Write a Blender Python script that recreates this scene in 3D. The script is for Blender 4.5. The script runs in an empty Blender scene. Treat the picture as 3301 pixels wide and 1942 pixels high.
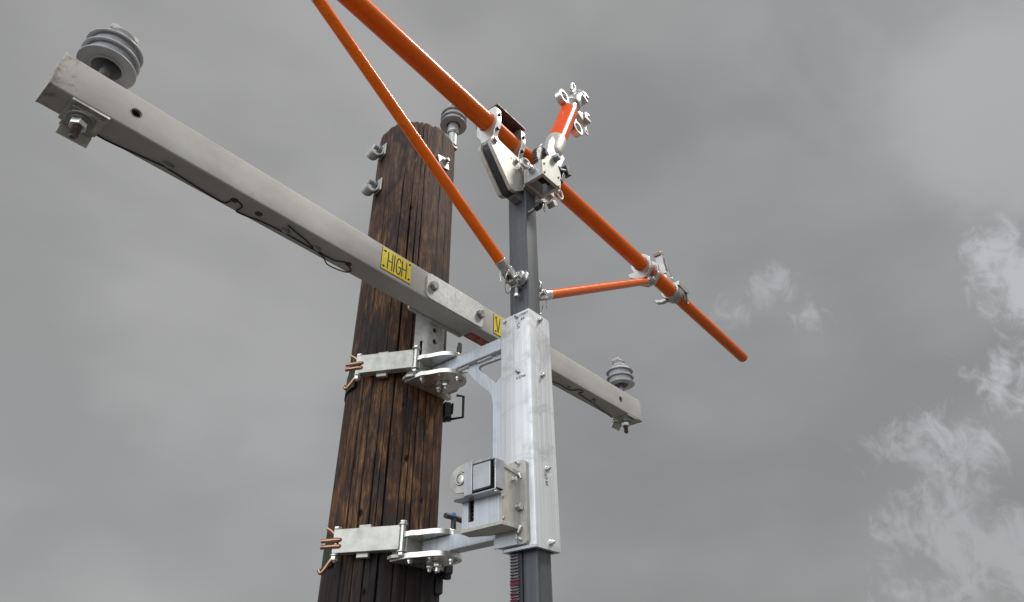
import bpy, bmesh, math, random
import numpy as np
from mathutils import Vector, Matrix, noise
random.seed(7); rng = np.random.default_rng(7)
PI = math.pi
S = bpy.context.scene
COL = S.collection

# ------------------------------------------------------------------ camera
# X runs along the crossarm (to the right and away), Y runs from the mast to the pole, Z is up.
# The camera is at eye height, 1.6 m over the ground, and is the origin.
F_PX, PITCH, ROLL, AZ = 2126.6, math.radians(33.199), math.radians(-0.9456), math.radians(39.439)
fw0 = Vector((math.cos(AZ), math.sin(AZ), 0)); r0 = Vector((math.sin(AZ), -math.cos(AZ), 0)); up0 = Vector((0, 0, 1))
fwd = fw0*math.cos(PITCH) + up0*math.sin(PITCH); upv = -fw0*math.sin(PITCH) + up0*math.cos(PITCH)
rgt = r0*math.cos(ROLL) + upv*math.sin(ROLL); upp = -r0*math.sin(ROLL) + upv*math.cos(ROLL)
cd = bpy.data.cameras.new("camera"); cam = bpy.data.objects.new("camera", cd); COL.objects.link(cam)
M = Matrix.Identity(4)
for i in range(3):
    M[i][0], M[i][1], M[i][2] = rgt[i], upp[i], -fwd[i]
cam.matrix_world = M
cd.sensor_width = 36; cd.lens = F_PX/3301*36; cd.clip_start = 0.05; cd.clip_end = 3000
S.camera = cam
S.render.resolution_x, S.render.resolution_y = 1024, 602
GROUND = -1.6

# ------------------------------------------------------------------ light and exposure
SUN = Vector((0.42, -0.38, 0.82)).normalized()
sl = bpy.data.lights.new("sun", 'SUN'); sl.energy = 1.05; sl.angle = math.radians(10); sl.color = (1.0, 0.965, 0.91)
so = bpy.data.objects.new("sun", sl); COL.objects.link(so)
so.rotation_mode = 'QUATERNION'; so.rotation_quaternion = SUN.to_track_quat('Z', 'Y')
S.view_settings.view_transform = 'Standard'; S.view_settings.look = 'None'
S.view_settings.exposure = 1.3; S.view_settings.gamma = 1

W = bpy.data.worlds.new("World"); S.world = W; W.use_nodes = True
nt = W.node_tree; nt.nodes.clear()
def N(tree, kind, **kw):
    n = tree.nodes.new(kind)
    for k, v in kw.items():
        if k.startswith('i_'):
            n.inputs[int(k[2:])].default_value = v
        else:
            setattr(n, k, v)
    return n
def math_node(tree, op, a, b=None, clamp=False):
    n = tree.nodes.new('ShaderNodeMath'); n.operation = op; n.use_clamp = clamp
    for i, x in enumerate((a, b)):
        if x is None: continue
        if isinstance(x, (int, float)): n.inputs[i].default_value = x
        else: tree.links.new(x, n.inputs[i])
    return n.outputs[0]
def maprange(tree, v, a, b, c=0.0, d=1.0, smooth=True):
    n = tree.nodes.new('ShaderNodeMapRange'); n.interpolation_type = 'SMOOTHSTEP' if smooth else 'LINEAR'
    tree.links.new(v, n.inputs[0])
    for i, x in enumerate((a, b, c, d)): n.inputs[i+1].default_value = x
    return n.outputs[0]
def mixrgb(tree, fac, a, b, mode='MIX'):
    n = tree.nodes.new('ShaderNodeMix'); n.data_type = 'RGBA'; n.blend_type = mode
    for s, x in ((n.inputs[0], fac), (n.inputs[6], a), (n.inputs[7], b)):
        if isinstance(x, (int, float)): s.default_value = x
        elif isinstance(x, tuple): s.default_value = (*x[:3], 1)
        else: tree.links.new(x, s)
    return n.outputs[2]
tc = N(nt, 'ShaderNodeTexCoord'); DIR = tc.outputs['Generated']
sky = N(nt, 'ShaderNodeTexSky', sky_type='NISHITA', sun_disc=False)
sky.sun_elevation = math.asin(SUN.z); sky.sun_rotation = math.atan2(SUN.x, SUN.y)
skys = mixrgb(nt, 1.0, sky.outputs[0], (0.10, 0.10, 0.10), 'MULTIPLY')
def noise_n(tree, vec, scale, detail=6, rough=0.55, dist=0.0, sc3=None):
    if sc3:
        mp = tree.nodes.new('ShaderNodeMapping'); mp.inputs['Scale'].default_value = sc3
        tree.links.new(vec, mp.inputs[0]); vec = mp.outputs[0]
    n = tree.nodes.new('ShaderNodeTexNoise'); tree.links.new(vec, n.inputs['Vector'])
    n.inputs['Scale'].default_value = scale; n.inputs['Detail'].default_value = detail
    n.inputs['Roughness'].default_value = rough; n.inputs['Distortion'].default_value = dist
    return n.outputs[0]
def skydir(px, py):
    return (rgt*(px-1650.5) - upp*(py-971) + fwd*F_PX).normalized()
def blob(c, r0, r1):
    n = nt.nodes.new('ShaderNodeVectorMath'); n.operation = 'DISTANCE'
    nt.links.new(DIR, n.inputs[0]); n.inputs[1].default_value = c
    return maprange(nt, n.outputs['Value'], r1, r0)
soft = noise_n(nt, DIR, 3.0, 4, 0.42, 0.08, (1.0, 1.0, 2.0))
fine = noise_n(nt, DIR, 17.0, 9, 0.62, 0.35)
puff = noise_n(nt, DIR, 8.0, 7, 0.58, 0.5)
big_ = noise_n(nt, DIR, 6.0, 5, 0.5, 0.3)
# overcast sheet: paler to the left and overhead, darker towards the lower right
right = blob(skydir(2700, 1150), 0.25, 0.85)
base = mixrgb(nt, right, (0.355, 0.354, 0.352), (0.286, 0.286, 0.284))
v = maprange(nt, soft, 0.32, 0.68, 0.90, 1.12)
vv = nt.nodes.new('ShaderNodeCombineXYZ')
for i in range(3): nt.links.new(v, vv.inputs[i])
base = mixrgb(nt, 1.0, base, vv.outputs[0], 'MULTIPLY')
def addup(lst):
    out = None
    for x in lst: out = x if out is None else math_node(nt, 'MAXIMUM', out, x)
    return out
P = lambda px: px/2127.0
veil = addup([blob(skydir(3000, -20), P(120), P(760)), blob(skydir(830, 1440), P(20), P(330))])
veil = math_node(nt, 'MULTIPLY', veil, maprange(nt, big_, 0.30, 0.65, 0.10, 0.55))
base = mixrgb(nt, veil, base, (0.44, 0.445, 0.445))
bank = blob(skydir(3270, 400), P(100), P(420))
bank = maprange(nt, math_node(nt, 'ADD', bank, math_node(nt, 'MULTIPLY', math_node(nt, 'SUBTRACT', puff, 0.5), 1.0)), 0.20, 0.95)
base = mixrgb(nt, math_node(nt, 'MULTIPLY', bank, 0.80), base, (0.43, 0.435, 0.435))
puffs = addup([math_node(nt, 'MULTIPLY', blob(skydir(x, y), P(r*0.10), P(r)), amp) for x, y, r, amp in (
    (3350, 890, 270, 1.0), (3230, 800, 140, 0.95), (3300, 1230, 210, 1.0), (2500, 935, 170, 0.80), (2590, 1040, 130, 0.80), (2360, 1005, 130, 0.72),
    (2950, 1420, 230, 0.80), (3080, 1480, 230, 0.82), (3030, 1620, 230, 0.86), (2960, 1720, 210, 0.80), (3120, 1770, 260, 0.88), (3290, 1810, 260, 0.92), (3050, 1930, 260, 0.86))])
wisp = noise_n(nt, DIR, 34.0, 11, 0.64, 1.0, (1.0, 1.0, 0.75))
big = noise_n(nt, DIR, 10.5, 6, 0.55, 0.7)
tex = math_node(nt, 'ADD', math_node(nt, 'MULTIPLY', big, 0.48), math_node(nt, 'MULTIPLY', wisp, 0.52))
pm = maprange(nt, math_node(nt, 'ADD', tex, math_node(nt, 'MULTIPLY', puffs, 0.27)), 0.615, 0.82)
pm = math_node(nt, 'MULTIPLY', pm, maprange(nt, puffs, 0.0, 0.35))
base = mixrgb(nt, math_node(nt, 'MULTIPLY', pm, maprange(nt, blob(skydir(3330, 1000), P(150), P(650)), 0, 1, 0.55, 1.0)), base, (0.49, 0.495, 0.51))
# bright sky area added out of view behind the camera to light left-facing faces
added_glow = math_node(nt, 'MULTIPLY', blob(Vector((-0.93, -0.22, 0.32)).normalized(), 0.35, 1.10), maprange(nt, puff, 0.36, 0.60, 0.35, 1.0))
base = mixrgb(nt, added_glow, base, (3.05, 3.20, 3.34))
full = mixrgb(nt, 0.96, skys, base)
bg = N(nt, 'ShaderNodeBackground'); bg.inputs[1].default_value = 0.406
nt.links.new(full, bg.inputs[0])
wo = N(nt, 'ShaderNodeOutputWorld'); nt.links.new(bg.outputs[0], wo.inputs[0])

# ------------------------------------------------------------------ materials
def material(name):
    m = bpy.data.materials.new(name); m.use_nodes = True
    t = m.node_tree; p = t.nodes['Principled BSDF']
    return m, t, p
def ramp(t, fac, stops):
    n = t.nodes.new('ShaderNodeValToRGB'); t.links.new(fac, n.inputs[0])
    e = n.color_ramp.elements
    while len(e) < len(stops): e.new(0.5)
    for i, (pos, c) in enumerate(stops):
        e[i].position = pos; e[i].color = (*c, 1) if len(c) == 3 else c
    return n.outputs[0]
def coords(t):
    return t.nodes.new('ShaderNodeTexCoord').outputs['Object']
def bump(t, p, h, strength, dist=0.002):
    b = t.nodes.new('ShaderNodeBump'); b.inputs['Strength'].default_value = strength; b.inputs['Distance'].default_value = dist
    t.links.new(h, b.inputs['Height']); t.links.new(b.outputs[0], p.inputs['Normal'])
def simple(name, c1, c2, rough=0.5, metal=0.0, scale=30, sc3=None, rv=0.12, bmp=0.0, coat=0.0, detail=6):
    m, t, p = material(name)
    n = noise_n(t, coords(t), scale, detail, 0.6, 0.2, sc3)
    t.links.new(ramp(t, n, [(0.3, c1), (0.72, c2)]), p.inputs['Base Color'])
    t.links.new(maprange(t, n, 0.3, 0.7, rough-rv, rough+rv), p.inputs['Roughness'])
    p.inputs['Metallic'].default_value = metal
    p.inputs['Coat Weight'].default_value = coat; p.inputs['Coat Roughness'].default_value = 0.06
    if bmp: bump(t, p, n, bmp)
    return m
M_ = {}
def wood():
    m, t, p = material('creosoted_wood'); oc = coords(t)
    warp = t.nodes.new('ShaderNodeTexNoise'); t.links.new(oc, warp.inputs['Vector']); warp.inputs['Scale'].default_value = 5; warp.inputs['Detail'].default_value = 3
    wv = t.nodes.new('ShaderNodeVectorMath'); wv.operation = 'MULTIPLY_ADD'; t.links.new(warp.outputs['Color'], wv.inputs[0]); wv.inputs[1].default_value = (0.022, 0.022, 0.0); t.links.new(oc, wv.inputs[2])
    oc2 = wv.outputs[0]
    grain = noise_n(t, oc2, 1.0, 7, 0.66, 0.3, (95, 95, 7.0))
    patch = noise_n(t, oc2, 1.0, 6, 0.66, 0.8, (9.0, 9.0, 3.0))
    fibre = noise_n(t, oc2, 1.0, 6, 0.7, 0.3, (230, 230, 22))
    blot = noise_n(t, oc, 1.0, 6, 0.62, 0.9, (8, 8, 4.2))
    fleck = noise_n(t, oc2, 1.0, 6, 0.7, 0.4, (75, 75, 15))
    gg = math_node(t, 'ADD', math_node(t, 'MULTIPLY', grain, 0.65), math_node(t, 'MULTIPLY', fibre, 0.35))
    dark = ramp(t, gg, [(0.36, (0.014, 0.008, 0.006)), (0.5, (0.042, 0.022, 0.0145)), (0.64, (0.105, 0.055, 0.034))])
    tan = ramp(t, gg, [(0.38, (0.036, 0.016, 0.008)), (0.50, (0.142, 0.066, 0.026)), (0.64, (0.36, 0.185, 0.075))])
    pm = maprange(t, math_node(t, 'ADD', math_node(t, 'MULTIPLY', patch, 0.66), math_node(t, 'MULTIPLY', fleck, 0.34)), 0.45, 0.60)
    c = mixrgb(t, pm, dark, tan)
    # the weathered head of the pole is greyer
    sx = t.nodes.new('ShaderNodeSeparateXYZ'); t.links.new(oc, sx.inputs[0])
    zz = math_node(t, 'ADD', sx.outputs[2], math_node(t, 'MULTIPLY', math_node(t, 'SUBTRACT', patch, 0.5), 1.2))
    grey = ramp(t, gg, [(0.36, (0.026, 0.016, 0.013)), (0.50, (0.074, 0.044, 0.033)), (0.64, (0.18, 0.112, 0.074))])
    c = mixrgb(t, maprange(t, zz, 3.05, 3.60, 0, 0.85), c, grey)
    c = mixrgb(t, maprange(t, fleck, 0.62, 0.70, 0, 0.6), c, (0.30, 0.17, 0.085))
    # nearly black towards the foot of the pole, with a ragged edge
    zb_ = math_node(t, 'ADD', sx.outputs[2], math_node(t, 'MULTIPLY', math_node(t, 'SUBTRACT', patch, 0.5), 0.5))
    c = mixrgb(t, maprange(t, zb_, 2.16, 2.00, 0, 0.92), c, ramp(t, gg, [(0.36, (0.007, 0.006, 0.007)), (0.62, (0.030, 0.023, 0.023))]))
    # soaked dark blots
    c = mixrgb(t, maprange(t, blot, 0.52, 0.62, 0, 0.82), c, ramp(t, gg, [(0.36, (0.010, 0.008, 0.009)), (0.62, (0.040, 0.030, 0.030))]))
    at = t.nodes.new('ShaderNodeAttribute'); at.attribute_name = 'crack'
    c = mixrgb(t, at.outputs['Fac'], c, (0.004, 0.003, 0.003))
    hair = maprange(t, fibre, 0.30, 0.36, 1, 0)
    c = mixrgb(t, math_node(t, 'MULTIPLY', hair, 0.55), c, (0.006, 0.005, 0.004))
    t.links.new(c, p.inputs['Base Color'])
    p.inputs['Roughness'].default_value = 0.72; p.inputs['Specular IOR Level'].default_value = 0.3
    h = math_node(t, 'ADD', math_node(t, 'MULTIPLY', grain, 0.7), math_node(t, 'MULTIPLY', fibre, 0.6))
    bump(t, p, h, 0.9, 0.004)
    return m
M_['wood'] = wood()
def arm_mat():
    m, t, p = material('grey_fibreglass'); oc = coords(t)
    a = noise_n(t, oc, 4.5, 6, 0.6, 0.4); b = noise_n(t, oc, 1.0, 5, 0.6, 0.2, (2.2, 60, 60)); d = noise_n(t, oc, 26, 7, 0.7, 0.6)
    c = ramp(t, a, [(0.32, (0.40, 0.38, 0.355)), (0.5, (0.455, 0.443, 0.415)), (0.7, (0.52, 0.51, 0.48))])
    c = mixrgb(t, maprange(t, b, 0.45, 0.62, 0, 0.08), c, (0.40, 0.375, 0.35))
    # grime at the near end of the arm
    sx = t.nodes.new('ShaderNodeSeparateXYZ'); t.links.new(oc, sx.inputs[0])
    e = maprange(t, math_node(t, 'ADD', sx.outputs[0], math_node(t, 'MULTIPLY', math_node(t, 'SUBTRACT', d, 0.5), 0.42)), -1.262, -1.33, 0, 0.6)
    c = mixrgb(t, e, c, (0.16, 0.12, 0.085))
    sp = maprange(t, d, 0.62, 0.72, 0, 0.45); c = mixrgb(t, sp, c, (0.24, 0.21, 0.19))
    sc = noise_n(t, oc, 1.0, 6, 0.75, 1.0, (9, 70, 70)); c = mixrgb(t, maprange(t, sc, 0.60, 0.68, 0, 0.35), c, (0.22, 0.21, 0.20))
    c = mixrgb(t, maprange(t, sc, 0.36, 0.31, 0, 0.35), c, (0.68, 0.67, 0.64))
    t.links.new(c, p.inputs['Base Color']); p.inputs['Roughness'].default_value = 0.7; p.inputs['Specular IOR Level'].default_value = 0.25
    bump(t, p, d, 0.12, 0.001)
    return m
M_['arm'] = arm_mat()
M_['insulator'] = simple('grey_polymer', (0.42, 0.425, 0.44), (0.50, 0.505, 0.52), 0.45, 0, 40)
M_['porcelain'] = simple('pale_glazed_polymer', (0.50, 0.48, 0.475), (0.60, 0.58, 0.57), 0.35, 0, 40)
def orange(name, a, b):
    m, t, p = material(name); oc = coords(t)
    n = noise_n(t, oc, 1.0, 5, 0.6, 0.2, (7, 60, 60)); s = noise_n(t, oc, 60, 6, 0.7, 0.2)
    c = ramp(t, n, [(0.3, a), (0.7, b)])
    c = mixrgb(t, maprange(t, s, 0.71, 0.77, 0, 0.6), c, (0.16, 0.03, 0.01))
    g2 = noise_n(t, oc, 1.0, 6, 0.7, 0.8, (5, 34, 34)); c = mixrgb(t, maprange(t, g2, 0.54, 0.68, 0, 0.30), c, (0.30, 0.060, 0.014))
    t.links.new(c, p.inputs['Base Color'])
    t.links.new(maprange(t, n, 0.3, 0.7, 0.24, 0.36), p.inputs['Roughness'])
    p.inputs['Coat Weight'].default_value = 0.24; p.inputs['Coat Roughness'].default_value = 0.04; p.inputs['Specular IOR Level'].default_value = 0.1
    return m
M_['orange'] = orange('orange_fibreglass', (0.74, 0.118, 0.005), (0.84, 0.150, 0.007))
M_['red'] = orange('red_orange_fibreglass', (0.80, 0.078, 0.007), (0.86, 0.096, 0.008))
def alum(name, c1, c2, rough, metal, sc3, stain=0.25, bmp=0.08):
    m, t, p = material(name); oc = coords(t)
    st = noise_n(t, oc, 1.0, 6, 0.6, 0.0, sc3); cl = noise_n(t, oc, 9, 6, 0.65, 0.6); sp = noise_n(t, oc, 70, 5, 0.7, 0.4); ln = noise_n(t, oc, 1.0, 3, 0.5, 0.8, (22, 22, 120))
    c = ramp(t, st, [(0.3, c1), (0.7, c2)])
    c = mixrgb(t, maprange(t, cl, 0.48, 0.70, 0, stain), c, tuple(x*0.62 for x in c1))
    c = mixrgb(t, maprange(t, sp, 0.70, 0.76, 0, 0.0 if name.startswith('polished') else 0.6), c, (0.14, 0.13, 0.12))
    t.links.new(c, p.inputs['Base Color'])
    r = math_node(t, 'ADD', maprange(t, st, 0.3, 0.7, rough-0.08, rough+0.08), maprange(t, cl, 0.3, 0.7, -0.06, 0.08))
    t.links.new(r, p.inputs['Roughness']); p.inputs['Metallic'].default_value = metal
    bump(t, p, st, bmp, 0.001)
    return m
M_['extrusion'] = alum('drawn_aluminium', (0.60, 0.615, 0.625), (0.86, 0.87, 0.88), 0.46, 0.45, (200, 200, 1.3), 0.75, 0.12)
M_['machined'] = alum('machined_aluminium', (0.44, 0.425, 0.38), (0.58, 0.56, 0.50), 0.50, 0.4, (90, 90, 22), 0.3)
M_['bluish'] = alum('milled_aluminium', (0.50, 0.53, 0.57), (0.66, 0.69, 0.73), 0.42, 0.6, (140, 140, 4), 0.4)
M_['polished'] = alum('polished_aluminium', (0.66, 0.655, 0.62), (0.76, 0.75, 0.72), 0.30, 0.88, (14, 14, 14), 0.10, 0.0)
M_['cast'] = alum('cast_aluminium', (0.42, 0.42, 0.41), (0.64, 0.63, 0.61), 0.34, 0.88, (45, 45, 45), 0.2, 0.02)
M_['plate'] = alum('stainless_plate', (0.36, 0.35, 0.315), (0.62, 0.61, 0.555), 0.42, 0.6, (28, 28, 28), 0.35, 0.06)
def galv():
    m, t, p = material('galvanised_steel'); oc = coords(t)
    vo = t.nodes.new('ShaderNodeTexVoronoi'); vo.inputs['Scale'].default_value = 95; t.links.new(oc, vo.inputs['Vector'])
    cl = noise_n(t, oc, 11, 6, 0.65, 0.5); st = noise_n(t, oc, 1.0, 6, 0.7, 0.2, (70, 70, 7))
    c = ramp(t, math_node(t, 'ADD', math_node(t, 'MULTIPLY', vo.outputs['Color'], 0.35), math_node(t, 'MULTIPLY', cl, 0.6)),
             [(0.2, (0.40, 0.405, 0.395)), (0.75, (0.62, 0.625, 0.605))])
    c = mixrgb(t, maprange(t, st, 0.60, 0.72, 0, 0.55), c, (0.10, 0.095, 0.09))
    t.links.new(c, p.inputs['Base Color']); p.inputs['Metallic'].default_value = 0.55; p.inputs['Roughness'].default_value = 0.5
    bump(t, p, cl, 0.08, 0.001)
    return m
M_['galv'] = galv()
M_['steel'] = simple('zinc_plated_steel', (0.52, 0.52, 0.50), (0.72, 0.71, 0.68), 0.26, 0.9, 60)
M_['greysteel'] = simple('dull_grey_steel', (0.26, 0.26, 0.265), (0.38, 0.38, 0.38), 0.42, 0.7, 50)
M_['ratchet'] = alum('brushed_ratchet_steel', (0.44, 0.455, 0.48), (0.56, 0.575, 0.60), 0.42, 0.75, (30, 30, 30), 0.25, 0.03)
M_['darksteel'] = simple('dark_steel', (0.045, 0.043, 0.045), (0.09, 0.085, 0.085), 0.42, 0.6, 50)
M_['black'] = simple('black_plastic', (0.016, 0.016, 0.017), (0.030, 0.030, 0.032), 0.40, 0, 60)
M_['rod'] = simple('rusty_rod', (0.10, 0.075, 0.055), (0.22, 0.19, 0.16), 0.45, 0.6, 60)
def tube_mat():
    m, t, p = material('dark_composite_tube'); oc = coords(t)
    a = noise_n(t, oc, 1.0, 6, 0.65, 0.1, (170, 170, 1.3)); b = noise_n(t, oc, 1.0, 5, 0.7, 0.1, (420, 420, 9)); d = noise_n(t, oc, 12, 6, 0.6, 0.4)
    c = ramp(t, a, [(0.3, (0.050, 0.055, 0.062)), (0.6, (0.088, 0.092, 0.10)), (0.78, (0.17, 0.175, 0.18))])
    c = mixrgb(t, maprange(t, b, 0.58, 0.72, 0, 0.5), c, (0.27, 0.275, 0.28))
    c = mixrgb(t, maprange(t, d, 0.45, 0.7, 0, 0.35), c, (0.048, 0.052, 0.062))
    t.links.new(c, p.inputs['Base Color']); p.inputs['Roughness'].default_value = 0.46
    bump(t, p, b, 0.15, 0.001)
    return m
M_['tube'] = tube_mat()
M_['yellow'] = simple('yellow_sign_plastic', (0.76, 0.60, 0.010), (0.82, 0.66, 0.016), 0.42, 0, 20)
M_['ink'] = simple('black_ink', (0.010, 0.010, 0.010), (0.018, 0.018, 0.018), 0.55, 0, 40)
M_['scratch'] = simple('bright_scratch', (0.85, 0.85, 0.84), (0.9, 0.9, 0.89), 0.35, 0.4, 40)
M_['label'] = simple('faded_red_label', (0.26, 0.030, 0.018), (0.36, 0.065, 0.035), 0.55, 0, 45)
M_['labeltext'] = simple('worn_white_print', (0.40, 0.22, 0.18), (0.62, 0.46, 0.40), 0.6, 0, 90)
M_['copper'] = simple('yellow_zinc_hook', (0.30, 0.15, 0.10), (0.52, 0.33, 0.21), 0.22, 0.9, 35)
M_['green'] = simple('dark_green_webbing', (0.020, 0.030, 0.012), (0.038, 0.052, 0.022), 0.8, 0, 80, (1, 1, 0.2))
M_['blue'] = simple('blue_button', (0.01, 0.16, 0.50), (0.014, 0.20, 0.58), 0.4, 0, 40)
M_['rustplug'] = simple('rust_brown_plug', (0.07, 0.024, 0.016), (0.13, 0.045, 0.03), 0.7, 0, 90)
M_['wire'] = simple('dark_copper_wire', (0.022, 0.017, 0.016), (0.045, 0.034, 0.030), 0.5, 0.2, 60)
M_['greasered'] = simple('red_grease', (0.10, 0.006, 0.020), (0.19, 0.012, 0.038), 0.3, 0, 50)
M_['rack'] = simple('steel_rack', (0.15, 0.145, 0.15), (0.26, 0.25, 0.25), 0.35, 0.75, 50)
M_['warmtop'] = simple('weathered_cover_plate', (0.10, 0.085, 0.078), (0.16, 0.135, 0.12), 0.5, 0.5, 50)
def dirt():
    m, t, p = material('gravel_ground'); oc = coords(t)
    a = noise_n(t, oc, 0.5, 8, 0.65, 0.3); b = noise_n(t, oc, 55, 8, 0.75, 0.2)
    c = mixrgb(t, b, ramp(t, a, [(0.35, (0.085, 0.08, 0.075)), (0.7, (0.13, 0.122, 0.113))]), (0.09, 0.085, 0.08))
    t.links.new(c, p.inputs['Base Color']); p.inputs['Roughness'].default_value = 0.9; bump(t, p, b, 0.6, 0.02)
    return m
M_['ground'] = dirt()

# ------------------------------------------------------------------ mesh helpers
V3 = lambda *a: Vector(a)
def basis(d, ref=None):
    d = Vector(d).normalized()
    if ref is None: ref = Vector((0, 0, 1)) if abs(d.z) < 0.9 else Vector((1, 0, 0))
    x = (Vector(ref) - d*d.dot(Vector(ref))).normalized()
    return x, d.cross(x), d
class MB:
    def __init__(s): s.bm = bmesh.new()
    def box(s, x0, x1, y0, y1, z0, z1):
        vs = [s.bm.verts.new((x, y, z)) for x in (x0, x1) for y in (y0, y1) for z in (z0, z1)]
        for f in ((0,1,3,2),(4,6,7,5),(0,4,5,1),(2,3,7,6),(0,2,6,4),(1,5,7,3)): s.bm.faces.new([vs[i] for i in f])
        return s
    def obox(s, c, ax, ay, az, hx, hy, hz):
        c = Vector(c); ax, ay, az = (Vector(q).normalized() for q in (ax, ay, az))
        vs = [s.bm.verts.new(c + ax*hx*i + ay*hy*j + az*hz*k) for i in (-1,1) for j in (-1,1) for k in (-1,1)]
        for f in ((0,1,3,2),(4,6,7,5),(0,4,5,1),(2,3,7,6),(0,2,6,4),(1,5,7,3)): s.bm.faces.new([vs[i] for i in f])
        return s
    def loft(s, rings, cap=True, closed=False):
        R = [[s.bm.verts.new(p) for p in r] for r in rings]
        n = len(R[0]); m = len(R)
        for i in range(m if closed else m-1):
            A, B = R[i], R[(i+1) % m]
            for j in range(n): s.bm.faces.new((A[j], A[(j+1) % n], B[(j+1) % n], B[j]))
        if cap and not closed:
            s.bm.faces.new(R[0][::-1]); s.bm.faces.new(R[-1])
        return s
    def lathe(s, c, d, prof, n=32, closed=False, ref=None):
        """prof: list of (radius, height along d)"""
        x, y, d = basis(d, ref); c = Vector(c)
        rings = [[c + d*h + (x*math.cos(a)+y*math.sin(a))*max(r, 1e-5) for a in [2*PI*k/n for k in range(n)]] for r, h in prof]
        return s.loft(rings, not closed, closed)
    def cyl(s, p0, p1, r, r1=None, n=24):
        p0, p1 = Vector(p0), Vector(p1); L = (p1-p0).length
        return s.lathe(p0, p1-p0, [(r, 0), (r if r1 is None else r1, L)], n)
    def ring(s, c, d, ro, ri, th, n=36):
        return s.lathe(c, d, [(ri, -th/2), (ro, -th/2), (ro, th/2), (ri, th/2)], n, True)
    def hexn(s, c, d, r, h, ref=None):
        return s.lathe(c, d, [(r*0.93, 0), (r, h*0.12), (r, h*0.88), (r*0.90, h)], 6, ref=ref)
    def bolt(s, c, d, r=0.008, head=0.007, stub=0.008):
        """washer, hex nut and a threaded end standing out of the face at c"""
        c, d = Vector(c), Vector(d).normalized()
        s.lathe(c, d, [(r*1.35, -0.001), (r*1.35, 0.0018)], 20)
        s.hexn(c+d*0.0018, d, r, head)
        if stub: s.lathe(c+d*(0.0018+head), d, [(r*0.55, -0.001), (r*0.55, stub*0.85), (r*0.42, stub)], 12)
        return s
    def tube(s, pts, r, n=10, cap=True, closed=False):
        pts = [Vector(p) for p in pts]; m = len(pts); rings = []; x = None
        for i, p in enumerate(pts):
            a = pts[(i-1) % m] if (closed or i > 0) else p; b = pts[(i+1) % m] if (closed or i < m-1) else p
            d = (b-a).normalized()
            if x is None: x, y, _ = basis(d)
            x = (x - d*d.dot(x)).normalized(); y = d.cross(x)
            rings.append([p + (x*math.cos(t)+y*math.sin(t))*r for t in [2*PI*k/n for k in range(n)]])
        return s.loft(rings, cap, closed)
    def prism(s, poly, o, ax, ay, az, th, holes=()):
        """polygon in the (ax, ay) plane through o, thickness th along az"""
        o, ax, ay, az = Vector(o), Vector(ax), Vector(ay), Vector(az)
        lo = [s.bm.verts.new(o+ax*a+ay*b) for a, b in poly]; hi = [s.bm.verts.new(o+ax*a+ay*b+az*th) for a, b in poly]
        n = len(poly)
        if holes:
            E = []
            for lay, loops in ((lo, []), (hi, [])):
                edges = [s.bm.edges.new((lay[i], lay[(i+1) % n])) for i in range(n)]
                off = az*th if lay is hi else Vector((0, 0, 0))
                for h in holes:
                    hv = [s.bm.verts.new(o+ax*a+ay*b+off) for a, b in h]; loops.append(hv)
                    edges += [s.bm.edges.new((hv[i], hv[(i+1) % len(hv)])) for i in range(len(hv))]
                bmesh.ops.triangle_fill(s.bm, use_beauty=True, edges=edges)
                E.append(loops)
            for h0, h1 in zip(*E):
                k = len(h0)
                for i in range(k): s.bm.faces.new((h0[i], h1[i], h1[(i+1) % k], h0[(i+1) % k]))
        else:
            s.bm.faces.new(lo[::-1]); s.bm.faces.new(hi)
        for i in range(n): s.bm.faces.new((lo[i], lo[(i+1) % n], hi[(i+1) % n], hi[i]))
        return s
    def ball(s, c, r, n=12):
        bmesh.ops.create_uvsphere(s.bm, u_segments=n, v_segments=max(6, n//2), radius=r, matrix=Matrix.Translation(Vector(c)))
        return s
def circ(c, r, n=20, a0=0, a1=2*PI):
    k = n if abs(a1-a0-2*PI) < 1e-6 else n-1
    return [(c[0]+r*math.cos(a0+(a1-a0)*i/k), c[1]+r*math.sin(a0+(a1-a0)*i/k)) for i in range(n)]
def rrect(x0, x1, y0, y1, r, n=5):
    out = []
    for cx, cy, a in ((x1-r, y1-r, 0), (x0+r, y1-r, PI/2), (x0+r, y0+r, PI), (x1-r, y0+r, 1.5*PI)):
        out += [(cx+r*math.cos(a+PI/2*i/(n-1)), cy+r*math.sin(a+PI/2*i/(n-1))) for i in range(n)]
    return out
def smooth_path(pts, k=5):
    pts = [Vector(p) for p in pts]; out = []
    for i in range(len(pts)-1):
        a, b, c, d = pts[max(i-1, 0)], pts[i], pts[i+1], pts[min(i+2, len(pts)-1)]
        for j in range(k):
            t = j/k
            out.append(0.5*((2*b)+(c-a)*t+(2*a-5*b+4*c-d)*t*t+(3*b-a-3*c+d)*t**3))
    return out + [pts[-1]]
def origin_of(o):
    p = Vector((0, 0, 0))
    while o is not None:
        p += o.location; o = o.parent
    return p
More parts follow.
